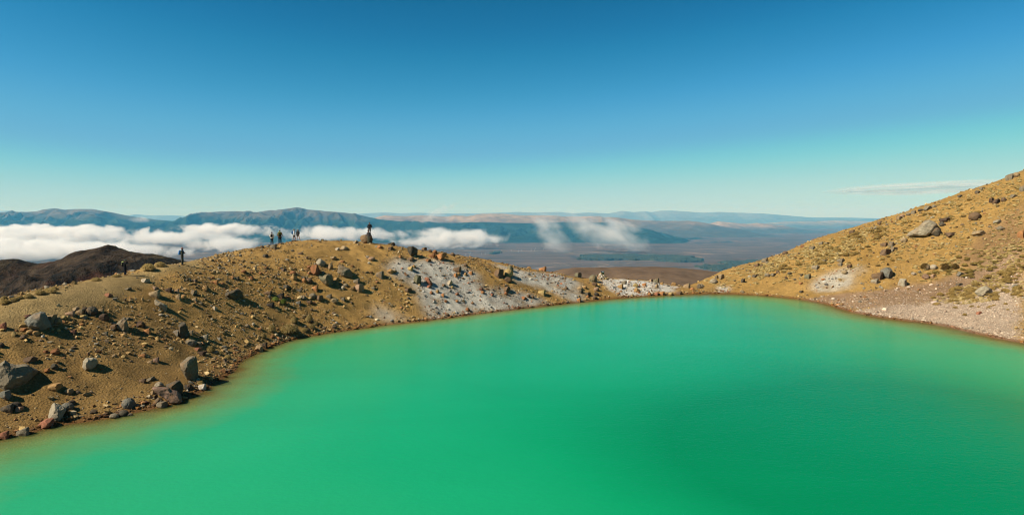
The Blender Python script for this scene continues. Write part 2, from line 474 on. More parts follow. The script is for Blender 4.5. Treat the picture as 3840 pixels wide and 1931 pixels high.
# --- plain
M = Mat('desert_plain_scrub')
co = M.coords('Object', (0.00045, 0.00125, 1))
a = M.noise(co, 1.0, 6, 0.62, 0.6)
b = M.noise(M.coords('Object', (0.0016, 0.0045, 1)), 1.0, 5, 0.6)
cc = M.ramp(a, [(0.30, (0.035, 0.034, 0.026)), (0.42, (0.080, 0.057, 0.042)), (0.50, (0.118, 0.080, 0.060)), (0.57, (0.065, 0.053, 0.042)), (0.64, (0.21, 0.145, 0.095)), (0.70, (0.09, 0.064, 0.048))])
cc = M.mix(1.0, cc, M.ramp(b, [(0.3, 0.62), (0.55, 1.0), (0.74, 1.6)]), 'MULTIPLY')
M.put(M.b.inputs['Base Color'], cc)
M.b.inputs['Specular IOR Level'].default_value = 0.0
xs = np.linspace(-36000, 36000, 121); ys = np.linspace(-2500, 40500, 90)
X, Y = np.meshgrid(xs, ys)
Z = PLAIN + 0 * X + 14 * fbm(X / 2600, Y / 2600, 3, 5)
heightfield('ground', xs, ys, Z, M.m, 'wide brown desert plain far below the crater rim', 'plain')

def hill_mat(name, stops, ns=0.004, var=0.5, nb=0.02, bump=6.0, attr=None):
    M = Mat(name)
    co = M.coords('Object')
    if attr: f = M.math('ADD', M.attr(attr).outputs['Fac'], M.math('MULTIPLY', M.math('SUBTRACT', M.noise(co, ns, 5, 0.6), 0.5), 0.7))
    else: f = M.noise(co, ns, 6, 0.6)
    c = M.ramp(f, stops)
    g = M.noise(co, nb, 5, 0.65)
    c = M.mix(1.0, c, M.ramp(g, [(0.3, 1 - var), (0.5, 1.0), (0.72, 1 + var)]), 'MULTIPLY')
    M.put(M.b.inputs['Base Color'], c)
    M.b.inputs['Specular IOR Level'].default_value = 0.05
    M.bump(g, 0.8, bump)
    return M

# --- the two distant slopes close behind the rim
DH = prof([(-260,990),(-120,975),(0,975),(43,972),(82,985),(117,987),(152,989),(201,980),(245,961),(280,945),(312,941),(353,932),(391,919),(413,922),(440,934),
           (489,948),(557,951),(598,959),(652,971),(696,986),(800,1012),(1000,1060)])
M = Mat('dark_scoria')
co = M.coords('Object')
n1 = M.noise(co, 0.02, 5, 0.6); n2 = M.noise(co, 0.18, 5, 0.7)
c = M.mix(M.ramp(n1, [(0.50, 0.0), (0.60, 1.0)]), (0.036, 0.025, 0.017), (0.056, 0.019, 0.012))
c = M.mix(M.ramp(M.noise(co, 0.035, 4), [(0.52, 0.0), (0.64, 0.8)]), c, (0.048, 0.038, 0.022))
c = M.mix(1.0, c, M.ramp(n2, [(0.34, 0.25), (0.5, 1.0), (0.68, 1.9)]), 'MULTIPLY')
c = M.mix(M.ramp(M.noise(co, 0.055, 6, 0.7, 0.5), [(0.52, 0.0), (0.58, 0.9)]), c, (0.010, 0.009, 0.008))      # black lava outcrops, also painting the hill's black shadows into the colour
M.put(M.b.inputs['Base Color'], c); M.b.inputs['Specular IOR Level'].default_value = 0.05
M.bump(n2, 1.0, 3.0)
D0 = 300.0
xs = np.arange(-330, -60, 1.3); ys = np.arange(170, 430, 1.3)
X, Y = np.meshgrid(xs, ys)
px = CX + F * X / D0
crest = row_z(px, DH(px), D0)
front = np.clip((D0 - Y) / 125.0, 0, 1.2); back = np.clip((Y - D0) / 120.0, 0, 1)
Z = crest - 62 * front ** 1.15 - 70 * back ** 1.4
amp = np.sqrt(np.clip(front, 0, 1)) * 1.0
rg = ridged((X + 12 * fbm(X / 40, Y / 40, 2, 9)) / 27, Y / 60, 4, 15, 0.55)
Z += np.clip(amp * 1.15 - 0.22, 0, 1) * (34 * (rg - 0.62)) + np.clip(amp * 1.5 - 0.4, 0, 1) * 5 * np.maximum(ridged(X / 16, Y / 22, 3, 45) - 0.62, 0) * 4 + np.minimum(amp * 2, 1) * 2.4 * fbm(X / 8, Y / 8, 3, 19) + 0.5 * fbm(X / 3, Y / 3, 2, 29) - 1.0 * amp
heightfield('dark_hill', xs, ys, Z, M.m, 'dark brown and red scoria hill behind the left ridge')

BH = prof([(1900,1075),(2000,1045),(2079,1018),(2110,1008),(2149,1004),(2219,1003),(2277,1004),(2304,1001),(2382,1000.5),(2460,1000),(2537,1004),(2615,1011),(2693,1018),(2800,1032),(2950,1060)])
M = hill_mat('brown_ash_slope', [(0.3, (0.095, 0.061, 0.040)), (0.55, (0.125, 0.083, 0.053)), (0.75, (0.155, 0.108, 0.068))], 0.012, 0.3, 0.09, 1.0)
D0 = 620.0
xs = np.arange(-60, 300, 2.5); ys = np.arange(330, 820, 2.5)
X, Y = np.meshgrid(xs, ys)
px = CX + F * X / D0
crest = row_z(px, BH(px), D0)
front = np.clip((D0 - Y) / 290.0, 0, 1); back = np.clip((Y - D0) / 200.0, 0, 1)
Z = crest - 75 * front ** 1.4 - 90 * back ** 1.4
Z += front * (5.0 * (ridged((X - Y * 0.35) / 60, Y / 260, 3, 33) - 0.6)) + 0.4 * fbm(X / 12, Y / 12, 3, 35)
heightfield('brown_hill', xs, ys, Z, M.m, 'smooth brown ash slope behind the saddle of the rim')

# --- ranges
def mountain(name, label, D0, crest_pts, foot, back, step, seed, m, relief, wave, px_lo, px_hi, rise=1.0, treeline=None):
    cp = prof(crest_pts)
    xs = np.arange((px_lo - CX) / F * D0, (px_hi - CX) / F * D0 + step, step)
    ys = np.arange(D0 - foot, D0 + back, step)
    X, Y = np.meshgrid(xs, ys)
    px = CX + F * X / D0
    crest = row_z(px, cp(px), D0)
    Hh = np.maximum(crest - PLAIN, 5)
    s = np.clip((D0 - Y) / foot, 0, 1); t = np.clip((Y - D0) / back, 0, 1)
    wob = fbm(X / (wave * 3), Y / (wave * 3), 3, seed + 3)
    body = (1 - s) ** rise
    body = np.where(Y > D0, 1 - t ** 1.3, body)
    U = X + wave * 0.6 * fbm(X / wave, Y / wave, 3, seed + 7)
    rg = ridged(U / wave, Y / (wave * 2.6), 5, seed, 0.55)
    bump = np.where(Y > D0, t * (1 - t) * 1.2, np.clip(4 * s * (1 - s), 0, 1) ** 0.7)
    Z = PLAIN - 12 + (Hh + 12) * np.clip(body + 0.16 * wob * bump, -0.02, 1.0)
    Z += bump * relief * (rg - 0.66) * np.clip(Hh / 400, 0.2, 1.2)
    Z += np.clip(s * 10, 0, 1) * 0.02 * Hh * fbm(X / (wave * 0.3), Y / (wave * 0.3), 3, seed + 13)
    o, me = heightfield(name, xs, ys, Z, m.m, label, 'mountains')
    elev = (Z - PLAIN) / max(1.0, float(np.percentile(Hh, 85)))
    set_val(me, 'elev', elev.ravel())
    return o

forest = (0.011, 0.024, 0.015); forest2 = (0.020, 0.036, 0.020); tus = (0.125, 0.092, 0.055); tus2 = (0.19, 0.14, 0.085)
MF = hill_mat('forested_range', [(0.50, forest), (0.66, forest2), (0.76, (0.060, 0.052, 0.032)), (0.90, (0.078, 0.060, 0.040)), (1.0, (0.105, 0.080, 0.052))], 0.0011, 0.45, 0.006, 30.0, 'elev')
R1 = [(-2000,806),(-1500,790),(-1100,800),(-700,788),(-300,800),(0,800),(62,797),(140,793),(163,786),(210,781),(248,787),(280,784),(349,784),(388,791),(427,798),(481,809),(563,822),(660,830),(683,824),(738,808),(769,797),
      (835,793),(893,792),(958,797),(1016,788),(1044,790),(1075,783),(1117,777),(1156,786),(1195,789),(1230,793),(1288,797),(1327,802),(1366,810),(1416,822),(1500,830),(1600,836),
      (1700,836),(1800,833),(1900,836),(2000,838),(2100,834),(2200,832),(2290,836),(2350,846),(2450,866),(2540,890),(2700,910)]
mountain('forested_mountain_range', 'blue hazy forested range with bare tops behind the cloud bank', 13000, R1, 2100, 2200, 26, 101, MF, 520, 520, -1900, 2650)
MB = hill_mat('tussock_hills', [(0.25, (0.055, 0.048, 0.032)), (0.5, (0.105, 0.078, 0.052)), (0.75, (0.20, 0.142, 0.09)), (1.0, (0.26, 0.19, 0.12))], 0.0012, 0.45, 0.005, 30.0, 'elev')
R2 = [(1300,850),(1380,825),(1416,814),(1443,808),(1482,810),(1521,811),(1583,808),(1622,810),(1676,813),(1707,807),(1754,811),(1804,802),(1878,801),(1955,808),(2072,808),
      (2130,813),(2188,811),(2246,810),(2266,815),(2297,814),(2359,822),(2406,826),(2480,829),(2584,828),(2634,834),(2720,852),(2800,868),(2900,885)]
mountain('rolling_brown_hills', 'rolling brown tussock hills in the middle distance', 15800, R2, 2000, 2500, 36, 131, MB, 110, 800, 1290, 2880, 0.9)
R2b = [(2560,866),(2646,842),(2693,830),(2751,836),(2800,840),(2840,836),(2894,843),(2937,846),(2980,857),(3080,868),(3200,872)]
mountain('tan_foothills', 'low tan foothills beyond the plain near the right slope', 18500, R2b, 1500, 1500, 40, 151, MB, 90, 700, 2560, 3260, 0.9)
MM = hill_mat('far_plateau', [(0.3, (0.07, 0.075, 0.065)), (0.6, (0.14, 0.125, 0.095)), (1.0, (0.24, 0.20, 0.15))], 0.0009, 0.4, 0.004, 30.0, 'elev')
R2c = [(2700,850),(2948,831),(3056,831),(3121,827),(3191,829),(3300,830),(3500,834),(3800,838)]
mountain('far_plateau', 'hazy flat topped plateau in front of the right slope', 24000, R2c, 1600, 1500, 60, 171, MM, 120, 900, 2700, 3800)
MR = hill_mat('horizon_range', [(0.3, (0.09, 0.10, 0.10)), (1.0, (0.15, 0.155, 0.145))], 0.0009, 0.3, 0.004, 30.0, 'elev')
R3 = [(-2200,800),(-1200,796),(-400,800),(0,792),(37,790),(62,797),(250,812),(489,807),(512,804),(563,808),(621,807),(699,810),(900,815),(1200,812),(1343,802),(1366,800),(1443,797),(1502,800),(1560,798),(1637,800),(1715,800),
      (1800,800),(1944,795),(2000,798),(2095,795),(2149,800),(2207,797),(2281,801),(2332,791),(2374,796),(2421,792),(2440,796),(2479,790),(2518,790),(2568,793),(2634,798),(2693,795),(2770,798),
      (2862,801),(2948,808),(3029,815),(3164,816),(3326,820),(3500,822),(4200,826)]
mountain('pale_blue_mountain_range', 'palest blue range along the horizon', 34000, R3, 2600, 2500, 90, 191, MR, 220, 1500, -2200, 6000)

# --- woods on the plain: one continuous canopy each
MW = hill_mat('wood_canopy', [(0.3, (0.020, 0.030, 0.018)), (0.7, (0.052, 0.060, 0.034))], 0.01, 0.5, 0.05, 4.0)
def wood(px_poly, label, seed):
    P = np.array([at_level(x, y, PLAIN)[:2] for x, y in px_poly])
    lo, hi = P.min(0), P.max(0)
    st = max(9.0, (hi[0] - lo[0]) / 170)
    xs = np.arange(lo[0] - 60, hi[0] + 60, st); ys = np.arange(lo[1] - 150, hi[1] + 150, st * 1.3)
    X, Y = np.meshgrid(xs, ys)
    Mk = blur(in_poly(X + 90 * fbm(X / 200, Y / 200, 3, seed), Y + 260 * fbm(X / 260, Y / 260, 3, seed + 4), P).astype(float), 2)
    Mk = Mk * (0.25 + 1.15 * vnoise(X / 240, Y / 420, seed + 8) + 0.4 * vnoise(X / 60, Y / 60, seed + 18))
    Z = PLAIN - 16 + 30 * sstep(0.3, 0.75, Mk) + 9 * vnoise(X / 14, Y / 14, seed + 9) * sstep(0.3, 0.7, Mk) + 14 * fbm(X / 2600, Y / 2600, 3, 5)
    keep = (Mk > 0.12).ravel(); F4 = grid_faces(len(xs), len(ys)); F4 = F4[keep[F4].any(1)]
    u = np.unique(F4); rm = np.full(X.size, -1); rm[u] = np.arange(len(u))
    o = new_obj('wood', np_mesh('wood', np.stack([X, Y, Z], -1).reshape(-1, 3)[u], rm[F4], False), None, MW.m)
    tag(o, label, 'wood', None, 'stuff')
wood([(2165,968),(2230,961),(2330,958),(2440,959),(2560,961),(2600,966),(2640,984),(2570,990),(2500,980),(2400,977),(2280,978),(2190,977)], 'dark green wood on the plain above the brown hill', 301)
wood([(2600,996),(2690,990),(2780,982),(2850,975),(2900,985),(2860,1020),(2720,1020),(2640,1012)], 'dark green wood on the plain beside the right slope', 321)
wood([(1840,948),(1885,945),(1880,951),(1845,952)], 'small dark copse on the plain below the middle cloud', 331)

# --- clouds: closed lumpy hulls filled with uneven droplet density
def cloud_mat(name, dens, scale, cover, stretch=(1, 1, 2.0), own=False, gain=4.5, white=0.95, step=0.12):
    M = Mat(name)
    M.n.remove(M.b)
    tc = M.node('ShaderNodeTexCoord').outputs['Object']
    g = M.node('ShaderNodeNewGeometry').outputs['Position']
    if own:                                   # strands drawn out along the slant of the wisp
        rt = M.node('ShaderNodeMapping'); M.l.new(g, rt.inputs[0]); rt.inputs[2].default_value = (0, R(own), 0); g = rt.outputs[0]
    mp = M.node('ShaderNodeMapping'); M.l.new(g, mp.inputs[0]); mp.inputs[3].default_value = stretch
    if False:
        oi = M.node('ShaderNodeObjectInfo'); cx = M.node('ShaderNodeCombineXYZ'); M.l.new(M.math('MULTIPLY', oi.outputs['Random'], 30.0), cx.inputs[0]); M.l.new(cx.outputs[0], mp.inputs[1])
    n = M.noise(mp.outputs[0], scale, 9, 0.63, 0.45)
    ln = M.node('ShaderNodeVectorMath', operation='LENGTH'); M.l.new(tc, ln.inputs[0])
    fall = M.math('SUBTRACT', 1.0, M.math('POWER', ln.outputs['Value'], 2.0), clamp=True)
    d = M.math('SUBTRACT', M.math('ADD', n, M.math('MULTIPLY', fall, 0.36)), cover + 0.36)
    d = M.math('MULTIPLY', d, gain, clamp=True)
    d = M.math('MULTIPLY', M.math('POWER', d, 1.3), dens)
    v = M.node('ShaderNodeVolumePrincipled')
    v.inputs['Color'].default_value = (white, white * 1.003, white * 1.008, 1)
    v.inputs['Anisotropy'].default_value = 0.0
    M.l.new(d, v.inputs['Density'])
    M.l.new(v.outputs[0], M.out.inputs['Volume'])
    M.m.cycles.volume_step_rate = step
    return M.m
def cloud(px, D, z, rx, ry, rz, m, label, seed, yaw=0.0, tilt=0.0, name='cloud'):
    bm = bmesh.new()
    bmesh.ops.create_icosphere(bm, subdivisions=4, radius=1.0)
    for v in bm.verts:
        p = v.co.normalized()
        k = 0.93 + 0.16 * mnoise.noise(p * 2.3 + Vector((seed, 0, 0))) + 0.06 * mnoise.noise(p * 6.0 + Vector((0, seed, 0)))
        v.co = p * k
    me = bpy.data.meshes.new(name); bm.to_mesh(me); bm.free()
    o = new_obj(name, me, None, m)
    o.location = ((px - CX) / F * D, D, z); o.scale = (rx, ry, rz); o.rotation_euler = (0, tilt, yaw)
    tag(o, label, 'cloud', 'low clouds over the plain')
    return o
CM1 = cloud_mat('cloud_bank_vapour', 0.026, 0.0030, 0.365, (1, 1, 1.7), 0, 5.0, 0.955, 0.06)
CM2 = cloud_mat('broken_cloud_vapour', 0.016, 0.0034, 0.405, (1, 1, 1.5), 0, 4.6, 0.95, 0.06)
CM3 = cloud_mat('thin_cloud_vapour', 0.0060, 0.0044, 0.355, (0.62, 1, 1.15), -26, 3.6, 0.94, 0.08)
cloud(-60, 7100, -355, 2400, 1500, 155, CM1, 'near white cloud filling the valley behind the dark hill', 11)
cloud(40, 9200, -262, 2500, 1900, 185, CM1, 'widest white cloud bank lying behind the dark hill', 1)
cloud(560, 6900, -350, 900, 900, 100, CM2, 'low broken cloud just right of the dark hill summit', 12)
cloud(860, 7700, -325, 820, 900, 130, CM2, 'grey white cloud below and left of the pair with dark packs', 13)
cloud(640, 8700, -280, 1300, 1300, 120, CM2, 'broken cloud bank stretching right from the widest bank', 2)
cloud(860, 9900, -215, 1000, 800, 140, CM1, 'white cloud rising behind the pair with the white shirt', 3)
cloud(1260, 9700, -262, 1450, 1000, 175, CM2, 'white cloud bank behind the people on the boulder', 4)
cloud(1690, 9100, -315, 1150, 750, 235, CM2, 'soft cloud drifting right of the boulder over the forest foot', 5)
cloud(2065, 8400, -215, 470, 420, 250, CM3, 'thin slanting cloud left of the wider one over the plain', 6, 0, R(48))
cloud(2280, 8400, -225, 900, 460, 260, CM3, 'wider grey slanting cloud over the middle of the plain', 7, 0, R(20))
cloud(2330, 9300, -130, 420, 300, 120, CM3, 'small pale cloud above the wider slanting one', 14, 0, R(20))
cloud(525, 10500, -70, 260, 200, 70, CM3, 'small wisp against the mountain above the left cloud bank', 15)
cloud(1640, 12200, 45, 480, 250, 150, CM3, 'thin puff rising above the mountain skyline right of the boulder', 16, 0, R(-28))

# high ice cloud: a long flattened veil, thin enough to see the sky through
M = Mat('high_ice_veil')
n = M.noise(M.coords('Object', (2.2, 1.0, 3.0)), 1.0, 6, 0.6, 0.4)
e = M.node('ShaderNodeVectorMath', operation='LENGTH'); M.l.new(M.node('ShaderNodeTexCoord').outputs['Object'], e.inputs[0])
a = M.math('MULTIPLY', M.ramp(n, [(0.30, 0.1), (0.60, 1.0)]), 0.42)
lw = M.node('ShaderNodeSeparateXYZ'); M.l.new(M.node('ShaderNodeTexCoord').outputs['Object'], lw.inputs[0])
edge = M.math('SUBTRACT', 1.0, M.math('ADD', M.math('POWER', M.math('ABSOLUTE', lw.outputs['X']), 2.0), M.math('POWER', M.math('ABSOLUTE', lw.outputs['Z']), 2.0)), clamp=True)
a = M.math('MULTIPLY', a, M.math('MULTIPLY', edge, 1.8, clamp=True))
M.put(M.b.inputs['Base Color'], (0.85, 0.82, 0.80)); M.b.inputs['Specular IOR Level'].default_value = 0
tl = M.node('ShaderNodeBsdfTranslucent'); tl.inputs[0].default_value = (0.85, 0.82, 0.80, 1)
m1 = M.node('ShaderNodeMixShader'); m1.inputs[0].default_value = 0.5; M.l.new(M.b.outputs[0], m1.inputs[1]); M.l.new(tl.outputs[0], m1.inputs[2])
tp = M.node('ShaderNodeBsdfTransparent'); m2 = M.node('ShaderNodeMixShader'); M.l.new(a, m2.inputs[0]); M.l.new(tp.outputs[0], m2.inputs[1]); M.l.new(m1.outputs[0], m2.inputs[2])
M.l.new(m2.outputs[0], M.out.inputs['Surface'])
cloud(3520, 32000, 1265, 5600, 1600, 330, M.m, 'long thin streak of high cloud left of the right slope', 17, 0, R(-2.2))['group'] = 'high clouds'
# ------------------------------------------------------------------ boulders and stones, one object each
def rock_mesh(name, seed, kind='angular', sub=4):
    r = random.Random(seed)
    bm = bmesh.new()
    bmesh.ops.create_icosphere(bm, subdivisions=sub, radius=1.0)
    P = np.array([v.co[:] for v in bm.verts])
    spec = {'angular': (11, 0.42, 0.80, 0.05), 'round': (7, 0.72, 0.95, 0.07), 'slab': (12, 0.40, 0.85, 0.04), 'upright': (10, 0.45, 0.85, 0.06), 'block': (9, 0.48, 0.72, 0.04), 'knobbly': (8, 0.62, 0.9, 0.16)}[kind]
    npl, lo, hi, amp = spec
    for k in range(npl):
        n = np.array([r.gauss(0, 1), r.gauss(0, 1), r.gauss(0, 1)])
        if kind == 'block' and k < 6: n = np.eye(3)[k % 3] * (1 if k < 3 else -1) + n * 0.22
        n /= np.linalg.norm(n)
        d = r.uniform(lo, hi)
        e = P @ n - d
        P -= np.outer(np.maximum(e, 0), n) * 0.97
    sh = Vector((r.uniform(0, 50), r.uniform(0, 50), r.uniform(0, 50)))
    fr = 2.6 if kind == 'knobbly' else 3.4
    for i in range(len(P)):
        v = Vector(P[i])
        dn = mnoise.fractal(v * fr + sh, 0.9, 2.1, 3)
        P[i] *= 1 + amp * dn
    ang = r.uniform(0, 6.28); c, s = math.cos(ang), math.sin(ang)
    P = P @ np.array([[c, -s, 0], [s, c, 0], [0, 0, 1]]).T
    if kind != 'round' or r.random() < 0.5:
        for n, f in (((0.80, -0.58, r.uniform(-0.15, 0.22)), r.uniform(0.45, 0.68)), ((-0.62, -0.62, r.uniform(0.2, 0.6)), r.uniform(0.55, 0.8)), ((r.uniform(-0.4, 0.2), 0.1, 1.0), r.uniform(0.6, 0.85))):
            n = np.array(n); n = n / np.linalg.norm(n); e = P @ n - (P @ n).max() * f
            P -= np.outer(np.maximum(e, 0), n) * 0.94
    P -= (P.max(0) + P.min(0)) / 2
    P /= (P.max(0) - P.min(0))
    for v, p in zip(bm.verts, P): v.co = p
    me = bpy.data.meshes.new(name); bm.to_mesh(me); bm.free()
    me.materials.append(ROCK)
    return me

M = Mat('lava_rock')
oi = M.node('ShaderNodeObjectInfo')
co = M.coords('Object', (1, 1, 1))
sh = M.node('ShaderNodeVectorMath', operation='ADD'); M.l.new(co, sh.inputs[0])
rv = M.node('ShaderNodeCombineXYZ'); M.l.new(M.math('MULTIPLY', oi.outputs['Random'], 40.0), rv.inputs[0]); M.l.new(M.math('MULTIPLY', oi.outputs['Random'], 17.0), rv.inputs[1])
M.l.new(rv.outputs[0], sh.inputs[1])
f1 = M.noise(sh.outputs[0], 3.2, 5, 0.65); f2 = M.noise(sh.outputs[0], 14.0, 5, 0.7); f3 = M.noise(sh.outputs[0], 1.7, 3, 0.5)
c = M.mix(M.ramp(f3, [(0.50, 0.0), (0.66, 0.45)]), oi.outputs['Color'], (0.21, 0.115, 0.05))       # rusty bloom on some faces
c = M.mix(1.0, c, M.ramp(f1, [(0.3, 0.72), (0.5, 1.0), (0.7, 1.28)]), 'MULTIPLY')
c = M.mix(1.0, c, M.ramp(f2, [(0.3, 0.72), (0.5, 1.0), (0.72, 1.25)]), 'MULTIPLY')
M.put(M.b.inputs['Base Color'], c)
M.b.inputs['Roughness'].default_value = 0.92; M.b.inputs['Specular IOR Level'].default_value = 0.15
M.bump(M.math('ADD', f2, f1), 0.7, 0.06)
ROCK = M.m

HUE = {
 'grey': (0.23, 0.195, 0.135), 'dark grey': (0.105, 0.09, 0.065), 'pale grey': (0.36, 0.315, 0.225), 'blue grey': (0.205, 0.20, 0.165), 'olive grey': (0.20, 0.185, 0.115),
 'tan': (0.36, 0.265, 0.15), 'pale': (0.52, 0.44, 0.32), 'pinkish tan': (0.41, 0.27, 0.175), 'pinkish white': (0.62, 0.49, 0.42), 'yellow': (0.47, 0.345, 0.145),
 'ochre': (0.40, 0.245, 0.10), 'orange': (0.46, 0.215, 0.085), 'rusty': (0.30, 0.135, 0.06), 'red': (0.35, 0.15, 0.09), 'brown': (0.175, 0.115, 0.07),
 'dark brown': (0.085, 0.055, 0.038), 'maroon': (0.12, 0.055, 0.04), 'white': (0.64, 0.60, 0.52), 'pinkish brown': (0.27, 0.175, 0.125), 'ochre brown': (0.205, 0.135, 0.072), 'dark': (0.055, 0.046, 0.036)}
CODE = {'g':'grey','dg':'dark grey','pg':'pale grey','bg':'blue grey','og':'olive grey','t':'tan','p':'pale','pt':'pinkish tan','pw':'pinkish white','y':'yellow','o':'ochre','or':'orange',
        'r':'rusty','rd':'red','b':'brown','db':'dark brown','m':'maroon','w':'white','pb':'pinkish brown','d':'dark'}
SHAPE = {'a':'angular','r':'round','s':'slab','u':'upright','k':'block','n':'knobbly'}
